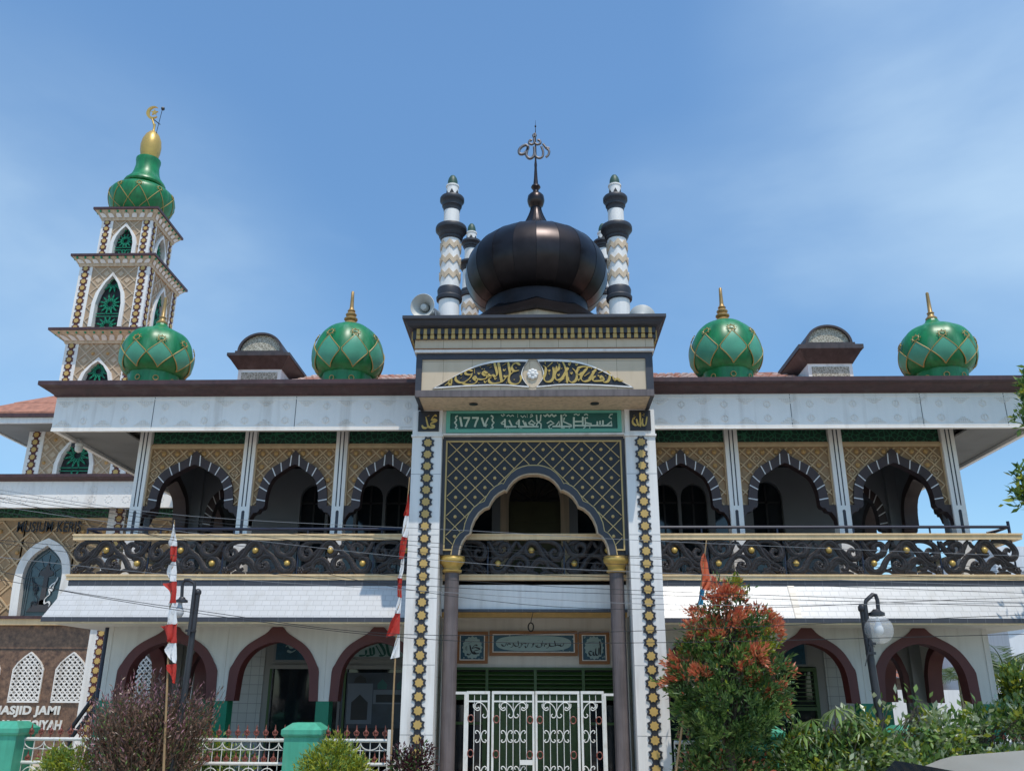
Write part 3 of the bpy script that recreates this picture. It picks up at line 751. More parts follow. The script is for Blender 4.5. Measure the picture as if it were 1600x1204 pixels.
# ================================================================== GREEN DOMES AND ROOF TURRETS (parts of the mosque)
def prof_r(prof,z):
    for (r0,z0),(r1,z1) in zip(prof[:-1],prof[1:]):
        if z0<=z<=z1 and z1>z0: return r0+(r1-r0)*(z-z0)/(z1-z0)
    return prof[-1][0]
def green_dome(name,loc,R,prof,nd,a0,z_lo,z_mid,z_hi,zdrum,finial,parent,diamonds=True,lobes=0):
    pr=catmull([(r*R,z*R) for r,z in prof],4)
    d=MB(); d.lathe((0,0,0),pr,48,0,a0=a0,flute=.055 if lobes else 0,nfl=nd)
    def pt(a,z,o): 
        r=prof_r(pr,z*R)+o; return (r*cos(a),r*sin(a),z*R)
    for i in range(nd):
        ac=a0+2*pi*(i+.5)/nd; h=pi/nd
        rows=[]
        zs=[z_lo+(z_hi-z_lo)*k/12 for k in range(13)]
        for z in zs:
            wd=(z-z_lo)/(z_mid-z_lo) if z<z_mid else (z_hi-z)/(z_hi-z_mid)
            rows.append((z,max(0.0,wd)))
        if diamonds:
            vs=[]; 
            for z,wd in rows:
                for q in range(5): vs.append(pt(ac+h*.93*wd*(q-2)/2,z,.008))
            d.add(vs,[(r*5+q,r*5+q+1,r*5+q+6,r*5+q+5) for r in range(12) for q in range(4)],1)
        for s in (-1,1): d.tube([pt(ac+s*h*wd,z,.006) for z,wd in rows],.0125*R/.83,5,2)
        zt=z_hi+.10
        ring=[]
        for q in range(13):
            aa=2*pi*q/12; ring.append(pt(ac+.09*cos(aa)*.83/R/max(.35,prof_r(pr,zt*R)/R),zt+.075*sin(aa),.014))
        d.tube(ring,.013*R/.83,5,2)
        for q in range(8):
            aa=2*pi*q/8; d.sphere(pt(ac+.13*cos(aa)/max(.35,prof_r(pr,zt*R)/R),zt+.11*sin(aa),.01),.014,5,2)
        if zdrum:
            ring=[pt(ac+.1*cos(2*pi*q/10),zdrum+.07*sin(2*pi*q/10),.012) for q in range(11)]; d.tube(ring,.011,5,2)
    o=d.build(name,[M['green'],M['greenlt'],M['greengold']],parent,loc,smooth=35)
    f=MB(); f.lathe((0,0,pr[-1][1]-.03),finial,20,0); f.build('finial',M['goldbrown'],o,smooth=40)
    return o
ROUND=[(.70,0),(.70,.42),(.74,.46),(.88,.58),(.97,.78),(1.0,.98),(.985,1.2),(.91,1.45),(.78,1.68),(.58,1.88),(.36,2.0),(.24,2.03)]
NECK=[(.70,0),(.70,.42),(.74,.46),(.88,.58),(.97,.78),(1.0,.98),(.985,1.22),(.91,1.46),(.76,1.67),(.56,1.80),(.36,1.89),(.21,1.99),(.155,2.08)]
FIN_R=[(.21,0),(.22,.04),(.15,.09),(.12,.14),(.16,.17),(.16,.20),(.10,.25),(.13,.29),(.13,.31),(.075,.37),(.095,.40),(.06,.45),(.048,.5),(.04,.72),(.036,.9),(.02,.92)]
FIN_N=[(.10,0),(.13,.04),(.13,.07),(.075,.13),(.07,.18),(.085,.2),(.05,.24),(.042,.5),(.036,.72),(.018,.74)]
def dome_at(x,y): 
    p=P(x,y,2.5); return p
for (x,ye,R,pf,fin,a0) in ((544,561,.83,ROUND,FIN_R,-pi/2),(1134,556,.825,ROUND,FIN_R,-pi/2-radians(22)),(245,561,.82,NECK,FIN_N,-pi/2+radians(8)),(1465,556,.83,NECK,FIN_N,-pi/2+radians(6))):
    p=dome_at(x,ye); nk=pf is NECK
    green_dome('onion_dome',(p.x,2.5,p.z-.98*R-.02),R,pf,8 if not nk else 9,a0,.50,.86 if nk else .92,1.20 if nk else 1.40,.22,fin,mq,True,1)
def turret(xpx,Y,ys):
    c=P(xpx,540,Y).x
    zt=[P(xpx,y,Y).z for y in ys]  # lunette top, lunette bottom, slab top, cornice top, cornice bottom
    hw=.55; hs=.80; D=1.7
    y0=Y
    b=MB(); b.box(c-hw,c+hw,y0,y0+D-.2,7.9,zt[4],0); b.box(c-hw+.09,c+hw-.09,y0-.012,y0,8.2,zt[4]-.08,1); 
    o=b.build('roof_turret',[M['fascia'],M['arab']],mq)
    k=MB(); ya=y0-.25
    n=[(hw+.02,zt[4],.02),(hs-.03,zt[3],.24),(hs,zt[3]+.01,.25),(hs,zt[2],.25)]
    vs=[]; 
    for (h,z,e) in n: vs+= [(c-h,y0-e,z),(c+h,y0-e,z),(c+h,y0+D-.2+e,z),(c-h,y0+D-.2+e,z)]
    fs=[(0,3,2,1)]
    for r in range(3):
        for q in range(4): fs.append((r*4+q,r*4+(q+1)%4,r*4+4+(q+1)%4,r*4+4+q))
    fs.append((12,13,14,15)); k.add(vs,fs,0)
    k.box(c-.62,c+.62,y0-.2,y0+D-.3,zt[2],zt[1],0); k.build('turret_cornice',M['turret'],o)
    R=.52; hgt=zt[0]-zt[1]-.03
    arc=[(c+R*cos(pi*i/24),zt[1]+hgt*sin(pi*i/24)) for i in range(25)]; arco=[(c+(R+.06)*cos(pi*i/24),zt[1]+(hgt+.05)*sin(pi*i/24)) for i in range(25)]
    l=MB(); l.strip(arc,arco,y0-.16,y0+D-.4,0); l.prism(arc,y0-.08,y0+D-.45,1); l.build('barrel_lunette',[M['turret'],M['arab']],o)
turret(410,4.2,(524,552,556,561,577)); turret(1293,4.2,(512,539,543,550,568))

# ================================================================== ENTRANCE PORTAL
po=thing('entrance_portal','tall white entrance portal with star columns, black lattice arch and bronze dome on top','portal',(0.06,.3,0))
for (x0,x1,sx) in ((-2.31,-1.73,-2.0),(1.85,2.43,2.15)):
    c=MB(); c.box(x0,x1,0,.96,0,6.585,0); c.box(x0,x1,-.02,.96,6.585,7.10,0); c.box(x0-.02,x1+.02,-.035,.98,6.56,6.60,0)
    for z in [1.13+1.17*i for i in range(5)]: c.box(x0+.0,x1-.0,-.0015,.0,z,z+.006,1)
    i0,i1=(x1,x1+.02) if x0<0 else (x0-.02,x0)
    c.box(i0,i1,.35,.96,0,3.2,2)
    o=c.build('star_column',[M['white'],M['darkband'],M['sidetile']],po)
    s=MB(); star_band(s,sx,.15,6.435,.2335,.135,-.0005); s.build('star_band',[M['star_dark'],M['star_gold']],o)
    q=MB(); q.box(sx-.205,sx+.205,-.045,-.021,6.665,7.075,0); q.build('plaque',M['black'],o)
def strokes(mb,tr,lst,wsc,y,d,nib,mi=0):
    for st in lst:
        w=1.0
        if isinstance(st,tuple): st,w=st
        pen(mb,tr(st),w*wsc,y,d,nib,mi)
# plaque lettering
trM=tracer(8.889,640,630,-.045); l=MB()
strokes(l,trM,[[(378,182),(352,168),(322,195),(305,228),(340,222),(378,245),(335,262),(296,272)],[(310,225),(345,240),(372,248)],[(296,272),(300,300),(335,312),(345,332),(300,338),(262,322),(245,270),(226,188)],[(262,322),(232,342),(192,338),(172,305)],([(250,182),(275,170)],.5),([(330,320),(350,340)],1)],.044,-.045,.012,radians(60))
l.build('lettering',M['gold'],po)
trA=tracer(7.273,820,630,-.045); l=MB()
strokes(l,trA,[[(1388,150),(1380,205),(1372,248),(1348,252),(1335,225),(1340,170)],([(1308,105),(1312,180),(1314,268)],1.1),[(1314,250),(1290,245),(1278,215),(1268,175)],[(1285,235),(1268,250),(1242,240),(1225,212),(1232,168),(1245,180)],([(1240,150),(1262,158)],.5),([(1335,135),(1360,142)],.5),([(1345,118),(1362,124)],.4),([(1230,140),(1250,135)],.4)],.043,-.045,.012,radians(40))
l.build('lettering',M['gold'],po)
# sign wall between the columns
w=MB(); w.box(-1.73,1.85,.06,.5,6.6,7.1,0); w.box(-1.73,1.85,-.0,.06,6.60,6.63,0);  w.build('sign_wall',M['white'],po)
s=MB(); X0,X1,Z0,Z1=-1.66,1.79,6.645,7.092
for a in ((X0,X1,Z0,Z0+.075),(X0,X1,Z1-.045,Z1)): s.box(a[0],a[1],.0,.06,a[2],a[3],0)
s.box(X0,X0+.08,.0,.06,Z0+.075,Z1-.045,0); s.box(X1-.08,X1,.0,.06,Z0+.075,Z1-.045,0)
s.box(X0+.08,X1-.08,.04,.06,Z0+.075,Z1-.045,1)
sg=s.build('name_sign',[M['signmint'],M['signgreen']],po)
trK=tracer(5.517,690,635,.04); l=MB()
K=[[(140,80),(124,88),(120,103),(130,112),(127,122),(112,140),(127,155),(130,168),(120,180),(128,194),(142,190)],
 [(425,78),(440,86),(445,100),(435,112),(438,124),(452,140),(438,155),(435,168),(445,180),(437,190),(423,188)],
 ([(160,92),(175,172)],1.5),([(188,98),(246,98)],1.3),([(240,98),(222,135),(205,176)],1.3),([(263,98),(322,98)],1.3),([(316,98),(298,135),(285,176)],1.3),([(345,96),(358,135),(371,172)],1.4),([(371,172),(385,130),(402,98)],1.0),([(395,155),(384,160),(382,178)],.7),
 [(512,146),(545,118),(546,152),(514,150)],([(546,108),(546,176)],1.3),([(540,174),(645,174)],1.2),([(582,118),(608,172)],1.2),[(640,146),(664,122),(664,150),(640,148)],([(667,112),(667,174)],1.3),([(660,174),(836,174)],1.2),([(700,120),(724,172)],1.2),([(722,135),(735,172)],1.0),
 [(748,146),(776,120),(806,146),(790,158),(752,150)],([(776,150),(800,172)],1.0),[(818,72),(822,125),(858,150),(856,192)],[(856,70),(852,120),(820,150),(818,172)],
 ([(558,188),(563,190)],1.2),([(572,188),(577,190)],1.2),([(674,188),(679,190)],1.2),([(688,188),(693,190)],1.2),
 ([(512,70),(528,84),(545,72),(530,66)],.6),([(562,84),(578,72),(592,86),(612,74),(622,84)],.6),([(654,72),(658,72)],1),([(654,88),(658,88)],1),([(682,78),(700,94),(712,76),(726,92)],.6),([(736,72),(740,72)],1),([(736,88),(740,88)],1),([(762,92),(786,82),(778,66),(766,76)],.6),
 [(908,146),(940,124),(968,146),(938,158),(922,172),(932,192),(952,190)],([(955,172),(1120,172)],1.2),[(984,170),(1014,128),(1016,168)],([(1032,72),(1036,188)],1.4),([(1036,188),(1062,180)],1.0),[(1058,96),(1050,130),(1118,160),(1118,172)],([(1048,80),(1062,66),(1078,78),(1066,84)],.7),([(1096,186),(1104,186)],1.2),
 ([(878,72),(896,88),(914,66),(934,88),(952,66),(972,88),(990,74)],.7),([(886,86),(906,68),(926,88),(944,68),(964,88),(984,70)],.6),
 ([(1140,92),(1140,190)],1.4),([(1140,165),(1470,165)],1.2),([(1148,130),(1214,130)],1.2),([(1217,88),(1217,166)],1.3),([(1140,72),(1160,64),(1176,76),(1190,66)],.7),
 [(1260,96),(1236,100),(1240,140),(1238,175),(1222,190)],([(1240,140),(1290,150),(1290,165)],1.1),([(1228,74),(1246,64),(1262,76)],.7),([(1272,182),(1282,182)],1.2),
 ([(1342,128),(1342,165)],1.2),([(1366,124),(1366,165)],1.2),([(1390,120),(1390,165)],1.2),[(1424,160),(1464,128),(1466,165)],([(1466,104),(1442,92),(1454,70),(1474,66)],.7)]
for st in K:
    w_=1.0
    if isinstance(st,tuple): st,w_=st
    pen(l,trK(st),.0265*w_,.04,.010,None,0,smooth=False)
l.build('lettering',M['signtext'],sg)
# arch screen
XC=.06
half=[(0,5.87),(.1,5.868),(.2,5.845),(.3,5.805),(.4,5.73),(.48,5.635),(.535,5.535),(.572,5.548),(.68,5.49),(.77,5.41),(.835,5.31),(.872,5.225),(.97,5.185),(1.07,5.10),(1.15,4.98),(1.205,4.84),(1.228,4.70),(1.30,4.655),(1.37,4.56),(1.415,4.44),(1.437,4.29)]
AI=[(XC-x,z) for x,z in reversed(half) if x>0]+[(XC+x,z) for x,z in half]
def grow(P_,kx,kz): return [(XC+(x-XC)*kx,4.29+(z-4.29)*kz) for x,z in P_]
AO=grow(AI,1.085,1.092); AG=grow(AI,1.10,1.106)
sc=MB(); arch_fill(sc,AO,-1.73,1.85,4.29,6.6,.20,.36,0)
sc.strip(AI,AO,.155,.37,1,1); sc.strip([(x,z-.0) for x,z in grow(AI,.982,.985)],AI,.17,.40,2,2)
sc.strip(AO,AG,.168,.2,3,3)
# black border and gold fillet
sc.box(-1.73,1.85,.15,.2,6.53,6.6,1); sc.box(-1.73,-1.665,.15,.2,4.29,6.53,1); sc.box(1.785,1.85,.15,.2,4.29,6.53,1)
sc.box(-1.665,1.785,.165,.2,6.50,6.53,3); sc.box(-1.665,-1.635,.165,.2,4.40,6.5,3); sc.box(1.755,1.785,.165,.2,4.40,6.5,3)
sc.box(-1.665,-1.42,.165,.2,4.375,4.40,3); sc.box(1.54,1.785,.165,.2,4.375,4.40,3)
def insA(x,z):
    for a,b in zip(AG[:-1],AG[1:]):
        if a[0]<=x<=b[0]: 
            zz=a[1]+(b[1]-a[1])*(x-a[0])/max(b[0]-a[0],1e-6); return z>zz+.004
    return True
p=.378; ox=XC+p/2; oz=6.155
lattice(sc,-1.635,1.755,4.40,6.50,p,.0135,.178,.201,3,insA,ox,oz)
for i in range(-10,11):
    for j in range(-10,6):
        if (i+j)%2==0: continue
        cx=ox+i*p/2; cz=oz+j*p/2
        if all(insA(cx+a,cz+b) and -1.63<cx+a<1.75 and 4.41<cz+b<6.49 for a,b in ((.11,0),(-.11,0),(0,.11),(0,-.11))):
            r=.125; sc.prism([(cx+r,cz),(cx,cz+r),(cx-r,cz),(cx,cz-r)],.188,.2,0)
            r=.07; sc.prism([(cx+r,cz),(cx,cz+r),(cx-r,cz),(cx,cz-r)],.182,.188,0)
        if all(insA(cx+a,cz+b) and -1.63<cx+a<1.75 and 4.41<cz+b<6.49 for a,b in ((.04,0),(-.04,0),(0,.04),(0,-.04))):
            sc.sphere((cx,.18,cz),.033,10,3)
sc.build('arch_screen',[M['black'],M['blackblue'],M['pbeige'],M['goldflat']],po)
# fluted brown shafts with gold capitals
for cx in (-1.5,1.62):
    s=MB(); n=60; s.lathe((cx,.38,0),[(.135,0.25),(.135,4.0)],n,0,flute=.10,nfl=20)
    o=s.build('shaft',M['shaft'],po,smooth=60)
    k=MB(); k.lathe((cx,.38,4.0),[(.145,-.02),(.185,0.0),(.19,.03),(.16,.05),(.165,.09),(.19,.12),(.20,.14),(.225,.16),(.24,.19),(.245,.23),(.23,.26),(.24,.285),(.2,.29)],28,0); k.build('capital',M['gold'],o,smooth=40)
    k=MB(); k.lathe((cx,.38,0),[(.2,0),(.2,.12),(.165,.16),(.18,.2),(.14,.26)],28,0); k.build('base',M['gold'],o,smooth=40)
# box above the portal
bx=MB(); bx.box(-2.15,2.31,-.86,3.9,7.10,8.01,0); bx.build('portal_box',M['pbeige'],po)
f=MB(); fy=-.9
f.box(-2.17,2.33,fy,fy+.04,7.842,7.96,0); f.box(-2.17,2.33,fy,fy+.04,7.085,7.215,1); f.box(-2.17,-2.055,fy,fy+.04,7.215,7.842,0); f.box(2.195,2.33,fy,fy+.04,7.215,7.842,0)
f.box(-2.17,-2.10,fy+.04,3.9,7.085,7.11,0); f.box(2.26,2.33,fy+.04,3.9,7.085,7.11,0); f.box(-2.175,-2.15,fy+.04,3.9,7.11,7.96,0); f.box(2.31,2.335,fy+.04,3.9,7.11,7.96,0)
f.build('box_frame',[M['blackblue'],M['shaft']],po)
f=MB(); f.box(-2.055,2.195,-.872,-.86,7.215,7.842,0); f.box(-2.2,2.36,-.96,3.9,8.035,8.215,0); f.box(-2.21,2.37,-.98,3.9,8.015,8.035,1); f.box(-2.2,2.36,-.965,3.95,7.962,8.014,2)
f.build('box_boards',[M['panelboard'],M['frameorange'],M['white']],po)
f=MB(); f.box(-2.24,2.40,-1.0,3.9,8.215,8.42,0)
n=34
for i in range(n):
    x=-2.2+4.56*(i+.5)/n
    f.box(x-.032,x+.032,-1.05,-1.0,8.30,8.41,1); f.box(x-.036,x+.036,-1.035,-1.0,8.215,8.29,1); f.box(x+.035,x+.1,-1.06,-1.0,8.30,8.415,0)
for i in range(30):
    y=-.95+4.8*(i+.5)/30
    for x,s in ((-2.24,-1),(2.40,1)): f.box(x,x+s*.04,y-.032,y+.032,8.22,8.41,1)
f.build('dentil_band',[M['star_dark'],M['star_gold']],po)
c=MB()
pr=[(.0,8.42),(.08,8.44),(.12,8.48),(.14,8.52),(.2,8.54),(.2,8.60)]
vs=[]
for e,z in pr: vs+= [(-2.26-e*.8,-1.06-e,z),(2.42+e*.8,-1.06-e,z),(2.42+e*.8,3.9+e,z),(-2.26-e*.8,3.9+e,z)]
fs=[(3,2,1,0)]
for r in range(len(pr)-1):
    for q in range(4): fs.append((r*4+q,r*4+(q+1)%4,r*4+4+(q+1)%4,r*4+4+q))
b_=4*(len(pr)-1); fs.append((b_,b_+1,b_+2,b_+3)); c.add(vs,fs,0); c.build('cornice',M['blackblue'],po)
for x in (740,929):
    p_=P(x,628,-.4); d=MB(); d.lathe((p_.x,-.42,7.085),[(.085,.0),(.085,.012),(.06,.013),(.05,.03)],20,0); d.build('downlight',M['iron'],po)
# crescent inscription
trc=tracer(9.41,660,540,-.872); XM=P(832.3,585,-.872).x
out=trc([(150,640),(300,560),(480,450),(660,352),(850,277),(1040,232),(1250,214),(1420,210),(1560,212)]); le=trc([(1560,212),(1500,300),(1466,420),(1500,520),(1570,618)]); bo_=trc([(1570,618),(1400,606),(1250,592),(1050,590),(900,592),(600,606),(350,624),(150,640)])
loop=catmull(out,4)[:-1]+catmull(le,5)[:-1]+catmull(bo_,4)
for s in (1,-1):
    m=MB(); lp=[(x if s>0 else 2*XM-x,z) for x,z in loop]
    m.prism(lp[:-1],-.885,-.872,0); m.strip([(x,z) for x,z in lp],[(XM-s*.9+(x-XM+s*.9)*.975,7.47+(z-7.47)*.88) for x,z in lp],-.905,-.8855,1)
    o=m.build('inscription_panel',[M['black'],M['white']],po)
    t=MB()
    if s>0:
        W=[[(1440,292),(1385,262),(1335,285),(1315,335),(1348,378),(1422,368)],[(1350,380),(1292,432),(1270,495),(1288,548),(1350,572),(1420,552),(1450,492),(1440,440)],
          [(1262,245),(1275,330),(1286,400),(1270,445),(1230,462),(1195,448)],([(1118,255),(1135,350),(1152,450),(1168,545)],1.15),[(1058,258),(1082,340),(1098,420),(1070,462),(1036,432)],
          [(1250,440),(1225,478),(1180,530),(1100,556),(1025,560),(982,530),(984,492),(1020,472)],[(1040,430),(1005,452),(965,425)],[(975,440),(940,405),(902,384),(888,415),(925,442),(955,420),(948,470),(925,492),(860,502),(800,490)],
          [(800,490),(770,458),(752,482),(788,512),(802,500),(788,548),(720,574),(645,574),(580,552)],[(742,378),(690,364),(640,386),(640,420),(700,432),(742,408)],[(735,415),(700,480),(620,540),(545,545),(492,505),(498,455)],
          ([(1190,352),(1206,378),(1226,346)],.5),([(818,400),(835,428),(852,396)],.5),([(908,520),(925,552),(945,520)],.5),([(1060,480),(1075,502),(1092,476)],.5),([(1178,302),(1240,262)],.55),([(950,300),(1020,280)],.55),([(1320,270),(1360,250)],.5),
          ([(872,348),(886,348)],.9),([(905,352),(918,352)],.9),([(845,322),(858,322)],.8),([(990,330),(1020,318)],.5),([(968,466),(978,470)],.9),([(820,556),(840,552)],.5),([(1238,548),(1248,552)],.9),([(1348,498),(1352,510)],.7),([(700,520),(705,530)],.9),([(560,410),(575,435),(590,408)],.45),([(765,345),(768,415)],.45),([(560,490),(580,470)],.5),([(1370,330),(1385,335)],.6),
          ([(330,590),(378,560),(425,585),(380,592)],.7),([(378,540),(430,495),(428,570)],.7),([(350,575),(400,535),(440,520)],.5)]
        strokes(t,trc,W,.050,-.885,.018,radians(35))
    else:
        tr2=tracer(8.889,820,540,-.872)
        W=[([(1140,350),(1176,392),(1176,450),(1150,500),(1100,510),(1072,482)],1),[(1075,485),(1050,452),(1072,428),(1092,470),(1060,490),(1010,495),(950,492),(945,450),(985,430)],([(1105,350),(1020,385)],.6),([(1010,315),(930,370)],.6),[(990,340),(960,365),(925,430),(890,470)],
          [(920,308),(860,300),(790,298),(738,322),(760,345)],[(872,312),(800,398),(778,462),(818,502),(880,490),(920,462)],[(735,330),(720,390),(760,410),(800,380)],([(900,380),(825,432)],.55),[(658,318),(700,360),(722,430),(700,492),(650,514),(608,482),(602,440)],
          ([(518,215),(558,300),(580,385),(590,525)],1.15),[(480,258),(470,330),(430,362),(415,422),(440,480),(500,470),(542,420),(562,365)],[(562,365),(590,330),(600,310)],[(250,282),(290,312),(282,400),(264,452),(290,502),(350,502),(390,462),(402,382),(398,312),(430,342),(442,288)],
          ([(550,458),(470,515)],.6),([(385,238),(315,302)],.6),([(280,215),(285,265)],.6),([(450,235),(470,275)],.6),([(320,340),(335,365),(350,338)],.5),([(450,400),(465,425),(480,398)],.5),([(630,375),(645,400),(660,372)],.5),([(730,465),(742,490),(758,463)],.5),([(700,260),(715,280),(732,258)],.5),([(600,265),(630,250),(612,285)],.5),([(640,225),(628,265)],.5),
          ([(395,515),(402,520)],.9),([(905,488),(912,490)],.9),([(560,505),(566,510)],.8),([(725,320),(732,326)],.9),([(930,312),(922,328)],.6),([(500,325),(520,320)],.6),([(1010,415),(1020,430),(1030,414)],.45),([(1120,415),(1128,430)],.6),([(335,380),(340,410)],.5),
          ([(1218,425),(1240,482),(1290,460),(1300,492),(1362,492)],.8),([(1235,455),(1270,475),(1320,470)],.6),([(1225,435),(1250,500)],.6)]
        strokes(t,tr2,W,.050,-.885,.018,radians(-35+180))
    t.build('lettering',M['gold'],o)
r=MB(); zc=7.53
lens=[trc([(1590+ (0),230)])[0]]
r.prism([(XM+.17*cos(2*pi*i/24),zc+.27*sin(2*pi*i/24)) for i in range(24)],-.88,-.8725,1)
for i in range(8):
    a=2*pi*i/8; r.sphere((XM+.072*cos(a),-.90,zc+.072*sin(a)),.042,10,0,.7)
r.sphere((XM,-.915,zc),.045,12,0,.7); r.build('rosette',[M['white'],M['panelboard']],po,smooth=50)
# --- minarets on the box
def minaret(X,Y,z,rs=1.0):
    m=MB()
    zz=z # dict of levels
    R=.215*rs
    prof=[(R,zz['base']),(R,zz['b1']),(R*1.22,zz['b1']+.02),(R*1.26,zz['b1']+.08),(R*1.12,zz['b1']+.12),(R*1.18,zz['b2']-.05),(R*1.1,zz['b2']),(R*.97,zz['b2']+.01),(R*.94,zz['r2'])]
    def mf(i): return 1 if 1<=i<=6 else 0
    m.lathe((X,Y,0),prof,28,mf=mf)
    h=zz['r2t']-zz['r2']
    ring=[(R*.98,zz['r2']),(R*1.06,zz['r2']+h*.08),(R*1.08,zz['r2']+h*.2),(R*1.18,zz['r2']+h*.26),(R*1.22,zz['r2']+h*.4),(R*1.36,zz['r2']+h*.56),(R*1.52,zz['r2']+h*.68),(R*1.55,zz['r2']+h*.72),(R*1.55,zz['r2']+h*.92),(R*1.5,zz['r2t']),(R*.8,zz['r2t']+.005)]
    m.lathe((X,Y,0),ring,28,1)
    m.lathe((X,Y,0),[(R*.80,zz['r2t']),(R*.78,zz['r1'])],28,0)
    h=zz['r1t']-zz['r1']
    m.lathe((X,Y,0),[(R*.80,zz['r1']),(R*.84,zz['r1']+h*.1),(R*.88,zz['r1']+h*.28),(R*.98,zz['r1']+h*.34),(R*1.0,zz['r1']+h*.5),(R*1.15,zz['r1']+h*.68),(R*1.22,zz['r1']+h*.74),(R*1.22,zz['r1']+h*.94),(R*1.16,zz['r1t']),(R*.6,zz['r1t']+.005)],28,1)
    m.lathe((X,Y,0),[(R*.61,zz['r1t']),(R*.60,zz['cap']-.04),(R*.66,zz['cap']-.035),(R*.66,zz['cap'])],28,0)
    for k in range(6):
        a=-pi/2+2*pi*k/6; T=Matrix.Translation((X,Y,0))@Matrix.Rotation(a+pi/2,4,'Z'); m.T=T
        z0=zz['r1t']+.0; H=(zz['cap']-z0)*.58; w=R*.22
        m.prism([(-w,z0+.01),(w,z0+.01),(w*.9,z0+H*.5),(0,z0+H),(-w*.9,z0+H*.5)],-R*.615,-R*.58,2)
    m.T=None
    # chevrons
    for z0 in zz['chev']:
        n=48; hgt=.13; A=[];B=[]
        for j in range(n+1):
            a=2*pi*j/n; t=(j%6)/6; zg=abs(t-.5)*2*.1
            A.append((a,z0+zg)); B.append((a,z0+zg+hgt))
        vs=[];
        for (a,za),(b,zb_) in zip(A,B): 
            rr=R*.99+.014; vs+= [(X+rr*cos(a),Y+rr*sin(a),za),(X+rr*cos(a),Y+rr*sin(a),zb_),(X+(rr-.03)*cos(a),Y+(rr-.03)*sin(a),za),(X+(rr-.03)*cos(a),Y+(rr-.03)*sin(a),zb_)]
        fs=[]
        for j in range(n): b=4*j; fs+= [(b,b+4,b+5,b+1),(b+2,b+6,b+4,b),(b+1,b+5,b+7,b+3)]
        m.add(vs,fs,3)
    o=m.build('minaret',[M['white'],M['star_dark'],M['void'],M['pbeige']],po,smooth=40)
    d=MB(); r=R*.5; d.lathe((X,Y,zz['cap']),[(r,0),(r*1.02,.05),(r*.98,.12),(r*.8,.19),(r*.5,.245),(r*.1,.275)],20,0); d.build('cap_dome',M['greendark'],o,smooth=50)
def lev(x,Y,ys,dz=0):
    k=['tip','cap','r1t','r1','r2t','r2','b2','b1']
    return {a:P(x,y,Y).z+dz for a,y in zip(k,ys)}
for (xs,Y,dz) in (((703,966),0.0,0),((736,943),3.2,-.0)):
    for x in xs:
        if Y<1:
            o=-1 if x>900 else 0
            ys=[276,291,310,331,356,377,452,472]; ys=[y+o for y in ys]
            d=lev(x,Y,ys); d['base']=8.6; d['chev']=[P(x,y,Y).z for y in (441,418,395)]
            minaret(P(x,430,Y).x,Y,d)
        else:
            ys=[349,364,378,391,412,424,454,466]; d=lev(x,Y,ys); d['base']=8.6; d['chev']=[P(x,y,Y).z for y in (505,488)]
            minaret(P(x,400,Y).x,Y,d,.98)
# --- bronze dome
YD=1.6; XD=P(838,430,YD).x
def pz(y): return P(838,y,YD).z
zE=pz(436)
dome=[(1.16,zE-.72),(1.30,zE-.64),(1.47,zE-.45),(1.585,zE-.2),(1.62,zE+.04),(1.60,zE+.26),(1.50,zE+.51),(1.31,zE+.74),(1.05,zE+.92),(.76,zE+1.06),(.50,zE+1.19),(.32,zE+1.35),(.21,zE+1.56),(.14,zE+1.75),(.115,zE+1.9)]
b=MB(); pr=catmull(dome,9); n=20; ns=n*3; vs=[]
for r,z in pr:
    for j in range(ns):
        a=-pi/2+2*pi*j/ns; rr=r*(1 if j%3==0 else .9955); vs.append((XD+rr*cos(a),YD+rr*sin(a),z))
b.add(vs,[(i*ns+j,i*ns+(j+1)%ns,(i+1)*ns+(j+1)%ns,(i+1)*ns+j) for i in range(len(pr)-1) for j in range(ns)],0)
for i in range(len(b.f)):
    f_=b.f[i]
    if len(f_)==4:
        v=[b.v[k] for k in f_]; a=atan2(sum(q[1] for q in v)/4-YD,sum(q[0] for q in v)/4-XD)
        s_=int(((a+pi/2)%(2*pi))/(2*pi)*n+.001); b.m[i]=(s_*7+s_//3)%3
for i in range(n):
    a=-pi/2+2*pi*i/n; b.tube([(XD+(r+.002)*cos(a),YD+(r+.002)*sin(a),z) for r,z in pr[::3]],.005,4,1)
dm=b.build('bronze_dome',[M['bronze'],M['bronze2'],M['bronze3']],po,smooth=6.5)
d=MB(); d.lathe((XD,YD,0),[(1.18,zE-1.3),(1.15,zE-.72)],32,0); zs=P(838,476,YD-1.72).z; d.lathe((XD,YD,0),[(1.70,zs-.05),(1.72,zs),(1.17,zE-.98)],8,1,a0=-pi/2)
d.lathe((XD,YD,0),[(1.62,8.55),(1.62,zs-.03)],8,2,a0=-pi/2); d.build('dome_drum',[M['bronze2'],M['bronze'],M['pbeige']],po,smooth=30)
f=MB(); zb=pz(313); R=.2
f.lathe((XD,YD,0),[(.13,zE+1.86),(.11,zb-.24),(.12,zb-.2),(.17,zb-.15),(.2,zb-.05),(.205,zb),(.19,zb+.1),(.13,zb+.17),(.075,zb+.21),(.065,zb+.27),(.09,zb+.31),(.115,zb+.35),(.095,zb+.40),(.06,zb+.43),(.045,zb+.6),(.03,pz(262)),(.035,pz(258)),(.02,pz(250)),(.025,pz(244)),(.018,pz(225)),(.014,pz(214))],24,0)
f.lathe((XD,YD,0),[(.004,pz(208)),(.012,pz(202)),(.03,pz(197)),(.012,pz(194)),(.004,pz(190))],10,0) if False else None
f.tube([(XD,YD,pz(215)),(XD,YD,pz(188))],[.014,.003],6,0); f.sphere((XD,YD,pz(197.5)),.025,8,0)
fo=f.build('finial',M['bronze3'],dm,smooth=40)
e=MB(); tre=tracer(7.53,800,180,YD)
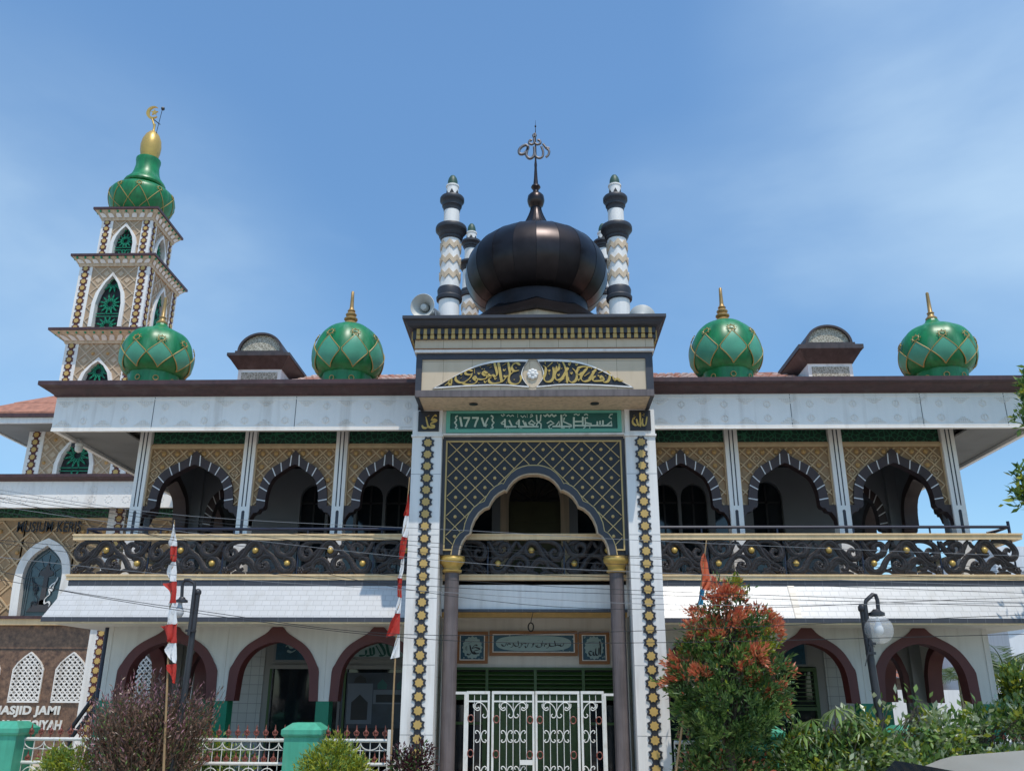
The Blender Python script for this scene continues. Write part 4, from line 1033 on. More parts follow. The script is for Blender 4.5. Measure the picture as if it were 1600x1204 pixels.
EM=[[(190,375),(165,352),(120,370),(85,410),(90,455),(140,455),(180,410),(190,375),(175,430),(170,475),(205,510),(250,490),(265,440),(262,375)],[(262,375),(270,440),(285,490),(325,505),(360,485),(365,430),(345,370)],[(365,340),(400,385),(435,420),(430,465),(400,495)],[(400,385),(440,392)],
 [(265,325),(235,345),(200,330),(215,295),(235,300)],[(265,325),(295,345),(335,330),(320,295),(300,300)],[(265,330),(262,280),(268,225),(250,240),(262,265),(278,240),(265,215)]]
for st in EM:
    q=catmull([(x,YD,z) for x,z in tre(st)],5); e.tube(q,[.036 if len(st)>7 else .03]*len(q),7,0)
e.build('emblem',M['emblem'],fo,smooth=60)
# ================================================================== ENTRANCE BEHIND THE PORTAL (part of the mosque)
YD3=3.0
ZT_=P(830,1042,YD3).z; e=MB(); e.box(-2.2,2.3,YD3,YD3+.15,ZT_,3.424,0); e.box(-2.2,-1.83,YD3,YD3+.15,0,ZT_,0); e.box(1.95,2.3,YD3,YD3+.15,0,ZT_,0)
e.box(-2.2,-2.05,YD3+.15,YH,0,3.1,0); e.box(2.15,2.3,YD3+.15,YH,0,3.1,0); e.build('entrance_wall',M['wallgrey'],mq)
lv=MB(); xa,xb=-1.83,1.95; za,zt=P(830,1085,YD3).z,P(830,1042,YD3).z
lv.box(xa,xb,YD3-.04,YD3+.08,zt-.05,zt,0); lv.box(xa,xb,YD3-.04,YD3+.08,za,za+.05,0)
for x in (xa,-.98,.04,1.05,xb-.06): lv.box(x,x+.06,YD3-.045,YD3+.08,za+.05,zt-.05,0)
for i in range(5):
    z=za+.06+i*(zt-za-.12)/5
    lv.add([(xa,YD3-.03,z),(xb,YD3-.03,z),(xb,YD3+.06,z+.06),(xa,YD3+.06,z+.06),(xa,YD3-.03,z-.012),(xb,YD3-.03,z-.012),(xb,YD3+.06,z+.048),(xa,YD3+.06,z+.048)],[(0,1,2,3),(7,6,5,4),(0,4,5,1),(2,6,7,3)],0)
lv.box(xa,xb,YD3+.085,YD3+.1,za,zt,1); lv.build('louvred_transom',[M['doorgreen'],M['void']],mq)
for (x0,x1) in ((-1.83,-.95),(1.07,1.95)):
    f=MB(); f.box(x0,x0+.12,YD3-.03,YD3+.08,0,za-.003,0); f.box(x1-.08,x1,YD3-.03,YD3+.08,0,za-.003,0); f.box(x0+.12,x1-.08,YD3-.02,YD3+.06,1.22,1.27,0); f.box(x0+.12,x1-.08,YD3-.02,YD3+.06,za-.1,za-.003,0); f.box((x0+x1)/2-.02,(x0+x1)/2+.02,YD3-.015,YD3+.05,0,1.6,0)
    o=f.build('side_window',M['doorgreen'],mq); g_=MB(); g_.box(x0+.12,x1-.08,YD3+.06,YD3+.075,0,1.6); g_.build('pane',M['glass'],o)
for (x0,x1) in ((-.94,.055),(.065,1.06)):
    f=MB(); f.box(x0,x1,YD3,YD3+.06,0,za-.004,0)
    n=7
    for i in range(n): 
        xx=x0+(x1-x0)*i/n; f.box(xx+.012,xx+(x1-x0)/n-.012,YD3-.022,YD3,.02,1.55,0)
    f.build('entrance_door',M['doorgreen'],mq)
# poster and calligraphy band behind the arcade glass
# --- calligraphy panels hung over the entrance
def calli(x0,x1,y0,y1,label,which):
    a=P(x0,y0,2.94); b=P(x1,y1,2.94); X0_,X1_,Z1_,Z0_=a.x,b.x,a.z,b.z
    f=MB(); w=.065; yb=2.99; yf=2.93
    f.box(X0_,X1_,yf,yb,Z0_,Z0_+w,0); f.box(X0_,X1_,yf,yb,Z1_-w,Z1_,0); f.box(X0_,X0_+w,yf,yb,Z0_+w,Z1_-w,0); f.box(X1_-w,X1_,yf,yb,Z0_+w,Z1_-w,0)
    t=.02
    f.box(X0_+w,X1_-w,yf+.01,yb,Z0_+w,Z0_+w+t,1); f.box(X0_+w,X1_-w,yf+.01,yb,Z1_-w-t,Z1_-w,1); f.box(X0_+w,X0_+w+t,yf+.01,yb,Z0_+w+t,Z1_-w-t,1); f.box(X1_-w-t,X1_-w,yf+.01,yb,Z0_+w+t,Z1_-w-t,1)
    o=f.build('framed_calligraphy',[M['frameorange'],M['portal_line'] if 'portal_line' in M else M['white']]); tag(o,label,'calligraphy panel','framed calligraphy over the entrance')
    p=MB(); p.box(X0_+w,X1_-w,yb-.03,yb-.01,Z0_+w,Z1_-w,0)
    cx,cz=(X0_+X1_)/2,(Z0_+Z1_)/2; hx,hz=(X1_-X0_)/2-w-.03,(Z1_-Z0_)/2-w-.02
    if which=='wide':
        pts=[]
        for i in range(40):
            a_=2*pi*i/40; c_,s_=cos(a_),sin(a_)
            pts.append((cx+hx*.95*(abs(c_)**.55)*(1 if c_>0 else -1),cz+hz*.92*(abs(s_)**.8)*(1 if s_>0 else -1)))
    else:
        pts=[(cx+hx*(.86+.05*cos(16*2*pi*i/96))*cos(2*pi*i/96),cz+hz*(.93+.05*cos(16*2*pi*i/96))*sin(2*pi*i/96)) for i in range(96)]
    p.prism(pts,yb-.036,yb-.03,1)
    random.seed(int(x0))
    for i in range(26):
        a_=random.uniform(0,2*pi); rx=random.uniform(.98,1.25)
        x=cx+hx*rx*cos(a_)*1.1; z=cz+hz*rx*sin(a_)*1.1
        if abs(x-cx)<hx and abs(z-cz)<hz: p.sphere((x,yb-.03,z),.016,5,1)
    p.build('print',[M['panelblue'],M['panelpale']],o)
    t=MB()
    if which=='muhammad':
        tr=tracer(6.4,710,980,yb-.036); S=[[(232,180),(210,172),(190,190),(180,205),(215,198),(255,215),(210,228),(190,238)],[(190,238),(215,258),(245,255),(215,262),(185,255),(165,220),(155,170)],[(170,250),(150,270),(122,262)],([(135,160),(190,135)],.6),([(120,180),(125,230)],.6),([(110,190),(112,220)],.5)]
    elif which=='allah':
        tr=tracer(6.4,710,980,yb-.036); S=[([(1452,135),(1460,200),(1458,275)],1.1),[(1445,200),(1442,265),(1425,275),(1412,255),(1415,205)],[(1412,270),(1395,275),(1385,240)],[(1385,262),(1365,278),(1345,255),(1352,235),(1375,240)],([(1335,150),(1400,140)],.6),([(1390,185),(1405,180)],.5)]
    else:
        tr=tracer(6.4,710,980,yb-.036); S=[[(1095,150),(1085,180),(1062,185),(1060,165)],[(1062,180),(1030,172),(1010,182),(1012,160)],[(1000,130),(1005,178),(960,185),(955,165)],[(950,150),(945,190),(920,205)],[(925,165),(905,165),(900,190)],[(880,130),(885,180)],[(870,150),(868,188),(835,195),(810,180)],[(835,165),(830,185)],[(800,165),(785,160),(785,185),(765,195)],[(760,150),(740,160),(730,185),(715,200),(705,180)],[(720,160),(690,155),(680,175)],[(670,150),(665,190),(640,195)],[(635,130),(640,178),(610,185),(600,165)],[(590,150),(585,185),(560,200)],[(565,165),(535,160),(530,178)],[(520,150),(510,180),(485,182),(470,165)],([(1040,130),(1060,120)],.6),([(900,120),(920,112)],.6),([(740,118),(760,110)],.6),([(640,210),(660,205)],.6),([(520,130),(540,122)],.6),([(830,130),(850,122)],.6)]
    strokes(t,tr,S,.034 if which!='wide' else .028,yb-.036,.005,radians(40)); t.build('lettering',M['ink'],o)
calli(714,762,986,1036,'small square framed calligraphy panel over the entrance, left of the wide one','muhammad')
calli(765,903,985,1024,'wide framed blue calligraphy panel centred over the green entrance doors','wide')
calli(904,953,986,1037,'small square framed calligraphy panel over the entrance, right of the wide one','allah')
# panels in the side arcades
def wallpanel(x0,x1,y0,y1,label,S=None,pale=False):
    Y=YH-.06; a=P(x0,y0,Y); b=P(x1,y1,Y)
    f=MB(); f.box(a.x,b.x,Y,Y+.06,b.z,a.z,0); f.box(a.x+.05,b.x-.05,Y-.012,Y-.0005,b.z+.05,a.z-.05,1)
    o=f.build('calligraphy_board',[M['grey'],M['panelpale'] if pale else M['panelblue']]); tag(o,label,'calligraphy panel')
    t=MB(); tr=tracer(4.46,350,934,Y-.013)
    if S: strokes(t,tr,S,.06,Y-.013,.006,radians(40)); t.build('lettering',M['signgreen'] if pale else M['panelpale'],o)
wallpanel(430,492,998,1034,'dark blue calligraphy board in the second lower arch from the left',[[(430,340),(450,325),(470,345),(495,340)],[(440,365),(470,375),(500,360)],[(520,330),(530,380)]])
wallpanel(536,646,994,1029,'pale turquoise calligraphy board above the glass, next to the left star column',[[(870,400),(910,385),(935,372),(900,365)],[(940,400),(985,395),(990,360)],[(990,400),(1020,395),(1018,345)],[(1018,395),(1045,390),(1040,340)],[(1075,300),(1110,350),(1120,395),(1080,400)],[(1060,330),(1100,400)],[(1130,300),(1150,390),(1180,400)],([(900,420),(930,425)],.6)],True)
wallpanel(1206,1263,1000,1041,'dark blue calligraphy board in the lower arch right of the red-topped tree')
# poster of the mosque behind the third lower arch
a=P(534,1050,YH-.03); b=P(640,1175,YH-.03)
f=MB(); X0_,X1_,Z1_,Z0_=a.x,b.x,a.z,b.z; Yp=YH-.03; W_=X1_-X0_; H_=Z1_-Z0_
f.box(X0_,X1_,Yp,Yp+.01,Z0_,Z1_,0)
po_=tag(f.build('poster',[mat('poster_dark',(.035,.045,.07),.35,nz=.4,nscale=3)]),'dark printed poster of a mosque front behind the third lower arch','poster')
d=MB()
def pr_(pts,mi,k=0): d.prism([(X0_+u*W_,Z0_+v*H_) for u,v in pts],Yp-.004-k*.002,Yp-.0005-k*.002,mi)
pr_([(.10,.35),(.45,.35),(.45,.86),(.10,.86)],1); pr_([(.16,.40),(.39,.40),(.39,.62),(.275,.72),(.16,.62)],2,1); pr_([(.18,.87),(.2,.93),(.27,.97),(.34,.93),(.36,.87)],2,1)
pr_([(.46,.60),(.98,.60),(.98,.78),(.46,.78)],1); pr_([(.50,.62),(.94,.62),(.94,.72),(.50,.72)],2,1)
for c in (.58,.85): pr_([(c-.06,.79),(c+.06,.79),(c+.07,.85),(c,.92),(c-.07,.85)],3,1)
pr_([(.02,.06),(.98,.06),(.98,.30),(.02,.30)],2,1)
d.build('printed_picture',[M['panelpale'] if False else mat('print_grey',(.10,.12,.16),.4),mat('print_grey2',(.13,.15,.19),.4),M['black'],mat('print_green',(.015,.10,.09),.4)],po_)
# cable with ring hanging in the portal
h=MB(); a=P(833,955,2.2); b=P(829,973,2.2); h.tube([(a.x,2.2,3.424),(a.x-.01,2.2,a.z-.05),(b.x,2.2,b.z)],.008,5); c=P(829.5,979,2.2); h.tube([(c.x+.055*cos(t*pi/8),2.2,c.z+.085*sin(t*pi/8)) for t in range(17)],.016,6)
tag(h.build('hanging_cable',M['iron']),'loose cable end with a ring dangling below the entrance beam','cable')

# ================================================================== LOUDSPEAKERS
def horn(name,loc,rz,rx,r,label):
    t=thing(name,label,'loudspeaker',loc,'horn loudspeakers on the portal roof',True); t.rotation_euler=(rx,0,rz)
    h=MB(); prof=[(r*.18,.38),(r*.22,.2),(r*.32,.06),(r*.6,-.06),(r*.9,-.13),(r,-.15),(r*1.03,-.14),(r*1.0,-.12),(r*.66,-.03),(r*.38,.1),(r*.28,.22),(r*.25,.4)]
    h.T=Matrix.Rotation(radians(-90),4,'X'); h.lathe((0,0,0),prof,32,0,cap=False)
    h.build('horn',M['horn'],t,smooth=50)
    d=MB(); d.T=Matrix.Rotation(radians(-90),4,'X'); d.lathe((0,0,0),[(.02,-.10),(.06,-.09),(.075,.0),(.06,.1),(.05,.2)],16,0); d.build('driver_cone',M['horn'],t,smooth=50)
    d=MB(); d.T=Matrix.Rotation(radians(-90),4,'X'); d.lathe((0,0,0),[(.11,.38),(.12,.4),(.12,.56),(.1,.58)],18,0); d.build('driver',M['grey'],t,smooth=40)
    b=MB(); b.tube([(-.1,.3,0),(-.14,.3,-.33),(.14,.3,-.33),(.1,.3,0)],.02,6); b.build('bracket',M['grey'],t)
p_=P(664,481,-.75); horn('loudspeaker',(p_.x,-.75,p_.z),radians(-14),radians(8),.245,'pale grey horn loudspeaker facing the street, left front corner of the portal roof')
p_=P(1003,489,-.6); horn('loudspeaker',(p_.x,-.5,p_.z-.10),radians(165),radians(-42),.26,'pale horn loudspeaker turned backwards, right front corner of the portal roof')

# ================================================================== GATE
gt=thing('gate','white wrought-iron double gate with curled scrolls and brass rings before the green doors','gate',(0.05,.36,0))
YG=.36
trg=tracer(5.333,680,1040,YG)
def bar(mb,x0,y0,x1,y1,r,dy=0,n=6):
    a,b=trg([(x0,y0),(x1,y1)]); mb.tube([(a[0],YG+dy,a[1]),(b[0],YG+dy,b[1])],r,n)
ZT=lambda y: trg([(800,y)])[0][1]
zbase=.12
def vbar(mb,x,ytop,r,dy=0):
    a=trg([(x,ytop)])[0]; 
    if r>.02: mb.box(a[0]-r,a[0]+r,YG-r+dy,YG+r+dy,zbase,a[1])
    else: mb.tube([(a[0],YG+dy,a[1]),(a[0],YG+dy,zbase)],r,6)
def curl(mb,pts,r=.0095): 
    q=catmull(trg(pts),5); mb.tube([(x,YG-.012,z) for x,z in q],r,6)
def scroll_top(mb,xl,xm,s):
    # big S from the upper corner curling to both sides; s=+1 opens right
    X=lambda u: xm+s*u
    curl(mb,[(X(-42),345),(X(-30),360),(X(-10),345),(X(-20),312),(X(-55),305),(X(-75),340)] if False else [(X(-20),340),(X(-36),352),(X(-50),335),(X(-36),308),(X(-5),305),(X(30),335),(X(52),380),(X(48),420),(X(26),430),(X(12),412),(X(24),398)])
    curl(mb,[(X(-20),340),(X(-14),362),(X(-36),368),(X(-62),345),(X(-64),315)])
def cc(mb,xm,y0):
    for s in (-1,1):
        X=lambda u: xm+s*u
        curl(mb,[(X(38),y0+22),(X(46),y0+8),(X(34),y0-4),(X(14),y0+10),(X(3),y0+46),(X(14),y0+84),(X(36),y0+94),(X(46),y0+80),(X(34),y0+72)])
def leaf_panel(name,xl,xr,post,bars,tops,ccs,rings,par):
    m=MB()
    w=.019
    ax=trg([(xl,232)])[0]; bx_=trg([(xr,232)])[0]
    m.box(ax[0]-w,ax[0]+w,YG-w,YG+w,zbase,ax[1]); m.box(bx_[0]-w,bx_[0]+w,YG-w,YG+w,zbase,ax[1])
    m.box(ax[0]-w,bx_[0]+w,YG-w-.002,YG+w+.002,ax[1],ax[1]+.05); m.box(ax[0],bx_[0],YG-.014,YG+.014,zbase,zbase+.04)
    z2=ZT(294); m.box(ax[0]+w,bx_[0]-w,YG-.012,YG+.012,z2-.014,z2+.014)
    for x in bars: vbar(m,x,240,.0075)
    for x,s in tops: scroll_top(m,0,x,s)
    for x in ccs: cc(m,x,540); cc(m,x,838)
    o=m.build(name,M['gatewhite'],par)
    for (x,y) in rings:
        c=trg([(x,y)])[0]; r=MB(); r.tube([(c[0]+.05*cos(2*pi*k/16),YG-.02,c[1]+.06*sin(2*pi*k/16)) for k in range(17)],.011,6); r.build('ring',M['spear'],o)
    return o
leaf_panel('side_panel',272,448,0,[328,380],[(383,1)],[380],[(297,435),(294,725)],gt)
leaf_panel('gate_leaf',482,818,0,[540,596,650,706,760],[(598,1),(706,-1)],[596,706],[(510,442),(506,732),(790,447),(788,737)],gt)
leaf_panel('gate_leaf',842,1192,0,[900,956,1012,1068,1120],[(955,1),(1066,-1)],[956,1068],[(872,447),(874,739),(1150,450),(1154,740)],gt)
leaf_panel('side_panel',1220,1395,0,[1285,1336],[(1284,-1)],[1285],[(1364,452),(1370,745)],gt)
m=MB(); vbar(m,257,225,.028)
a,b=trg([(165,222),(262,222)]); m.box(a[0],b[0],YG-.02,YG+.02,a[1]-.025,a[1]+.02); m.build('gate_post',M['gatewhite'],gt); m=MB(); vbar(m,1408,240,.028); a,b=trg([(1400,238),(1485,238)]); m.box(a[0],b[0],YG-.02,YG+.02,a[1]-.02,a[1]+.022)
m.build('gate_post',M['gatewhite'],gt); m=MB(); a,b=trg([(706,800),(812,800)]); m.box(a[0],b[0],YG-.05,YG-.024,a[1]-.04,a[1]+.04)
m.build('latch_plate',M['gatewhite'],gt)

# ================================================================== FENCE
def post(par,x,Y=-.1):
    b=MB(); w=.30
    b.box(x-w,x+w,Y-w,Y+w,0,1.10)
    vs=[]
    for h,z in ((.30,1.10),(.335,1.12),(.35,1.15),(.35,1.22),(.20,1.33)): vs+= [(x-h,Y-h,z),(x+h,Y-h,z),(x+h,Y+h,z),(x-h,Y+h,z)]
    fs=[]
    for r in range(4):
        for q in range(4): fs.append((r*4+q,r*4+(q+1)%4,r*4+4+(q+1)%4,r*4+4+q))
    fs.append((16,17,18,19)); b.add(vs,fs,0)
    b.build('post',M['mint'],par)
spm=[None]
def spear(par,x,y,z):
    if spm[0] is None:
        s=MB(); s.lathe((0,0,0),[(.012,0),(.012,.05),(.028,.06),(.028,.075),(.014,.085),(.03,.11),(.032,.13),(.012,.16),(.016,.17),(.003,.235)],8,0)
        for sg_ in (-1,1): s.tube([(0,0,.05),(sg_*.03,0,.07),(sg_*.045,0,.11),(sg_*.03,0,.13)],[.01,.012,.01,.005],5,0)
        o=s.build('spear_finial',M['spear'],par,smooth=50); spm[0]=o
    else:
        o=spm[0].copy(); COL.objects.link(o); o.parent=par
    o.location=(x,y,z)
def panel(par,x0,x1,Y=-.1,zt=1.04,zb=.66):
    b=MB(); b.tube([(x0,Y,zt),(x1,Y,zt)],.03,8); b.tube([(x0,Y,zb),(x1,Y,zb)],.028,8); b.tube([(x0,Y,zt-.16),(x1,Y,zt-.16)],.008,5); b.tube([(x0,Y,.16),(x1,Y,.16)],.028,8)
    n=max(2,int((x1-x0)/.165)); p=(x1-x0)/n
    for i in range(n+1):
        x=x0+i*p; b.tube([(x,Y,.16),(x,Y,zt)],.0085,5)
        if i<n and i%2==0:
            for q in (0,):
                c=x+p; b.tube([(c+p*1.0*cos(pi+pi*k/10),Y-.012,zt-.03+.125*sin(pi+pi*k/10)) for k in range(11) if c+p*cos(pi+pi*k/10)<=x1+.01] ,.009,5)
                b.tube([(c+p*.9*cos(pi*k/10),Y-.012,zb-.27+.2*sin(pi*k/10)) for k in range(11) if c+p*.9*cos(pi*k/10)<=x1+.01],.009,5)
    o=b.build('rail_panel',M['gatewhite'],par)
    for i in range(n): spear(o,x0+(i+.5)*p,Y,zt+.02)
    for i in range(n):
        if i%1==0: spear(o,x0+(i+.5)*p,Y+.02,zb-.03)
def px(x,y=1150): return P(x,y,-.1).x
fl_=thing('fence','white railing fence with copper spear tips and mint posts, left of the portal','fence',(-6,-.1,0))
xs=[px(14),px(235),px(478)]
post(fl_,xs[0]); post(fl_,xs[1]); post(fl_,xs[2])
panel(fl_,xs[0]+.3,xs[1]-.3); panel(fl_,xs[1]+.3,xs[2]-.3); panel(fl_,xs[2]+.3,px(609)); panel(fl_,xs[0]-3.0,xs[0]-.3)
m=MB(); m.box(px(609)-.03,px(609)+.05,-.15,-.07,0,1.22); m.box(px(609)+.05,-1.75,-.12,-.08,.66,.70); m.build('end_post',M['gatewhite'],fl_)
fr_=thing('fence','white railing fence with copper spear tips half hidden by shrubs, right of the portal','fence',(6,-.1,0))
xr=[px(1188),px(1420),px(1650)]
for x in xr: post(fr_,x)
panel(fr_,px(1053),xr[0]-.3); panel(fr_,xr[0]+.3,xr[1]-.3); panel(fr_,xr[1]+.3,xr[2]-.3)

# ================================================================== STREET LAMPS
def wp(pts,Y): return [P(x,y,Y) for x,y in pts]
t=thing('street_lamp','black street lamp with a clear glass globe hanging before the right arcade','street lamp',(P(1376,1150,-1.1).x,-1.1,0))
m=MB(); top=P(1348,950,-1.1); b0=P(1378,1140,-1.1); m.tube([(b0.x+.12,-1.1,0),(b0.x,-1.1,b0.z),(top.x,-1.1,top.z)],[.075,.068,.06],12); m.sphere(top,.085,10,0); m.tube([(b0.x+.12,-1.1,0),(b0.x+.1,-1.1,.12)],[.14,.11],12); m.build('pole',M['lamp'],t,smooth=40)
m=MB(); m.tube(wp([(1363,1022),(1352,945),(1353,938),(1364,928),(1368,929),(1371,938),(1373,960)],-1.17),[.035]*7,8); 
for y in (1005,1020): 
    q=P(1361.5,y,-1.15); m.box(q.x-.06,q.x+.06,-1.2,-1.05,q.z-.02,q.z+.02)
g0=P(1373,983,-1.17)
m.lathe((g0.x,-1.17,g0.z),[(.10,.22),(.13,.225),(.13,.275),(.09,.29),(.05,.33)],16,0); m.tube(wp([(1352,1040),(1360,1005),(1367,1010)],-1.2),.008,5); m.build('arm',M['lamp'],t,smooth=40)
gm=bpy.data.materials.new('clear_globe'); gm.use_nodes=True; b_=gm.node_tree.nodes['Principled BSDF']; b_.inputs['Base Color'].default_value=(.9,.9,.9,1); b_.inputs['Roughness'].default_value=.03; b_.inputs['Alpha'].default_value=.28; b_.inputs['Specular IOR Level'].default_value=.9
m=MB(); m.lathe((g0.x,-1.17,g0.z),[(.235*sin(pi*i/16),-.235*cos(pi*i/16)) for i in range(1,15)],28,0); m.build('globe',gm,t,smooth=80)
m=MB(); m.lathe((g0.x,-1.17,g0.z),[(.02,.2),(.04,.12),(.045,.1),(.075,.03),(.08,-.02),(.06,-.07),(.015,-.09)],14,0); m.build('bulb',mat('bulb_glass',(.75,.75,.73),.2),t,smooth=60)
t=thing('street_lamp','black street lamp with a bare white bulb under its disc, beside the left bunting pole','street lamp',(P(288,1150,-1.1).x,-1.1,0))
m=MB(); top=P(309,925,-1.1); b0=P(289,1080,-1.1); m.tube([(b0.x-.12,-1.1,0),(b0.x,-1.1,b0.z),(top.x,-1.1,top.z)],[.062,.054,.048],12); m.sphere(top,.066,10,0); m.tube([(b0.x-.12,-1.1,0),(b0.x-.11,-1.1,.12)],[.14,.11],12); m.build('pole',M['lamp'],t,smooth=40)
m=MB(); m.tube(wp([(295,992),(304,915),(303,910),(296,906),(289,906),(285,911),(284,934)],-1.17),[.03]*7,8); q=P(284,938,-1.17); m.lathe((q.x,-1.17,q.z),[(.045,.06),(.06,.03),(.10,.01),(.105,-.025),(.05,-.03)],16,0); m.box(P(297,985,-1.1).x-.05,P(297,985,-1.1).x+.1,-1.19,-1.08,P(297,985,-1.1).z-.02,P(297,985,-1.1).z+.02); m.build('arm',M['lamp'],t,smooth=40)
m=MB(); m.lathe((q.x-.02,-1.17,q.z-.03),[(.035,0),(.04,-.05),(.075,-.14),(.078,-.18),(.05,-.24),(.012,-.255)],14,0); m.build('bulb',mat('bare_bulb',(.6,.6,.6),.25),t,smooth=60)

# ================================================================== FLAG POLES
def bunting(label,pole,segs,Y,mats,r=.018):
    pp=wp(pole,Y); t=thing('flag_pole',label,'flag',(pp[0].x,Y,0))
    m=MB(); g=pp[0]; dirv=(pp[1]-pp[0]) if len(pp)>1 else Vector((0,0,1)); z0=g-dirv*(g.z/dirv.z) if abs(dirv.z)>1e-3 else g
    m.tube([z0]+pp,[r*1.2]+[r*(1-.45*i/(len(pp)-1)) for i in range(len(pp))],7); m.build('pole',M['bamboo'],t,smooth=50)
    for k,(mi,poly) in enumerate(segs):
        # cloth piece: poly given as left edge and right edge points (two polylines with the same count)
        Lf,Rt=poly; n=8; c=MB(); A=catmull(Lf,4); B=catmull(Rt,4); vs=[]; na=len(A)
        for i in range(na):
            for j in range(n+1):
                u=j/n; q=P(A[i][0]+(B[i][0]-A[i][0])*u,A[i][1]+(B[i][1]-A[i][1])*u,Y)
                wv=.035*sin(u*9+i*.8+k*1.3)+.02*sin(u*17+i*1.7+k)
                vs.append((q.x,Y-.03+wv*(1-u*.7),q.z))
        c.add(vs,[(i*(n+1)+j,i*(n+1)+j+1,(i+1)*(n+1)+j+1,(i+1)*(n+1)+j) for i in range(na-1) for j in range(n)],0)
        c.build('pennant',M[mats[mi]],t,smooth=70)
rw=['flagwhite','red','orange','skyblue']
bunting('tall bamboo pole with red and white bunting on the left side, beside a lamp',[(259,1120),(264,1000),(270,880),(272.5,812)],[
 (0,([(272,818),(268,838),(265,853)],[(273,820),(276,838),(278,853)])),
 (1,([(266,853),(268,870),(268,876)],[(278,853),(277,868),(276,878)])),
 (0,([(270,878),(262,893),(266,908)],[(276,878),(277,893),(277,908)])),
 (1,([(256,912),(266,925),(267,942)],[(277,908),(277,925),(276,942)])),
 (0,([(266,942),(263,960),(264,975)],[(276,942),(277,958),(278,975)])),
 (1,([(252,978),(262,992),(263,1003)],[(278,973),(277,990),(277,1005)])),
 (0,([(262,1005),(260,1018),(270,1034)],[(277,1004),(277,1020),(277,1036)])),
 (1,([(260,1038),(266,1052),(271,1066)],[(277,1036),(276,1052),(275,1068)]))],-1.5,rw)
bunting('leaning bamboo pole with red and white bunting in front of the left star column',[(611,1180),(615,1080),(620,980),(630,860),(640,745)],[
 (1,([(637,778),(634,795),(631,806)],[(639,770),(640,790),(639,806)])),
 (0,([(632,806),(630,825),(628,838)],[(639,806),(639,822),(637,840)])),
 (1,([(628,838),(625,858),(623,874)],[(637,840),(634,858),(631,872)])),
 (0,([(628,874),(625,890),(622,903)],[(632,872),(631,890),(628,904)])),
 (1,([(622,903),(621,920),(622,932)],[(629,903),(628,920),(628,934)])),
 (0,([(622,932),(620,946),(617,958)],[(628,934),(627,946),(626,958)])),
 (1,([(617,958),(610,975),(603,995)],[(626,958),(625,975),(625,990)])),
 (0,([(622,992),(616,1010),(610,1029)],[(625,991),(625,1010),(625,1026)]))],-.55,rw)
bunting('bamboo pole with an orange and blue pennant rising behind the red-topped tree',[(1056,1204),(1072,1090),(1090,960),(1104,842)],[
 (2,([(1098,865),(1094,880),(1097,905)],[(1100,864),(1105,880),(1109,904)])),
 (2,([(1097,905),(1096,915),(1096,922)],[(1109,904),(1110,914),(1110,922)])),
 (3,([(1094,920),(1091,935),(1090,945)],[(1101,920),(1099,935),(1098,945)]))],-1.35,rw,.02)

# ================================================================== OVERHEAD CABLES
cw=[((0,765),(300,806),(741,829),(1031,845),(1600,868)),((0,771),(300,812),(682,848),(953,867),(1600,886)),((0,777),(300,817),(700,856),(1040,873),(1600,893)),((0,783),(300,826),(700,866),(1040,884),(1600,905)),((0,791),(300,832),(700,876),(1040,895),(1600,915)),
 ((0,799),(300,843),(700,888),(1040,905),(1600,926)),((0,843),(300,870),(700,905),(1050,924),(1600,941)),((0,848),(300,885),(700,917),(1050,930),(1600,947)),((0,870),(300,900),(700,925),(1050,944),(1600,942)),((0,778),(300,850),(700,930),(1050,952),(1600,933))]
for i,w in enumerate(cw):
    Y=-3.2-.06*i; q=catmull([(-260,2*w[0][1]-w[1][1]+(0))]+list(w)+[(1900,w[-1][1]+4)],6); m=MB(); m.tube([P(x,y,Y) for x,y in q],.0040,5)
    tag(m.build('overhead_cable',M['cable'] if i%4 else M['cablepale']),'thin overhead cable sagging across the front of the mosque in a bundle','cable','bundle of overhead cables')
for i,(w,lab) in enumerate((([(0,892),(95,922),(400,970),(700,1000),(1050,1003),(1600,990)],'lowest single overhead cable crossing the lower arches'),([(0,905),(300,952),(620,990),(1000,985),(1600,960)],'single overhead cable just below the bundle, crossing the left awning edge'))):
    q=catmull([(-260,850)]+w+[(1900,w[-1][1]-8)],6); m=MB(); m.tube([P(x,y,-3.9-.1*i) for x,y in q],.0045,5); tag(m.build('overhead_cable',M['cable']),lab,'cable')

# ================================================================== SMALL FIXTURES
t=thing('security_camera','small white dome camera on a bracket under the left roof corner','camera',(P(125,690,1.7).x,1.7,7.0))
a=P(122,683,1.7); b=P(126,702,1.7); m=MB(); m.tube([(a.x,1.7,7.03),(a.x,1.7,a.z-.12),(b.x,1.62,b.z+.1)],.03,8); m.box(a.x-.06,a.x+.06,1.64,1.76,6.99,7.02); m.build('bracket',M['gatewhite'],t,smooth=40)
m=MB(); m.lathe((b.x,1.62,b.z),[(.02,-.09),(.07,-.06),(.085,0),(.08,.05),(.09,.06),(.09,.1),(.04,.11)],16,0); m.build('housing',M['gatewhite'],t,smooth=40)
m=MB(); m.box(b.x-.16,b.x-.05,1.58,1.66,b.z+.04,b.z+.12); m.build('lens_box',M['iron'],t)
t=thing('stair_rail','pair of dark sloping rails beside the star column of the museum','handrail',(P(135,1110,4.5).x,4.5,0))
for (q0,q1) in (((152.6,1080),(108,1142)),((157,1094),(106,1158))):
    a=P(*q0,4.5); b=P(*q1,4.5); m=MB(); m.tube([(a.x,4.5,a.z),(b.x,4.5,b.z)],.05,8); m.build('rail',M['iron'],t)
a=P(155,1084,4.5); m=MB(); m.tube([(a.x,4.5,a.z),(a.x,4.5,0)],.045,8); b=P(112,1140,4.5); m.build('upright',M['iron'],t); m=MB(); m.tube([(b.x,4.5,b.z),(b.x,4.5,0)],.045,8); m.build('upright',M['iron'],t)
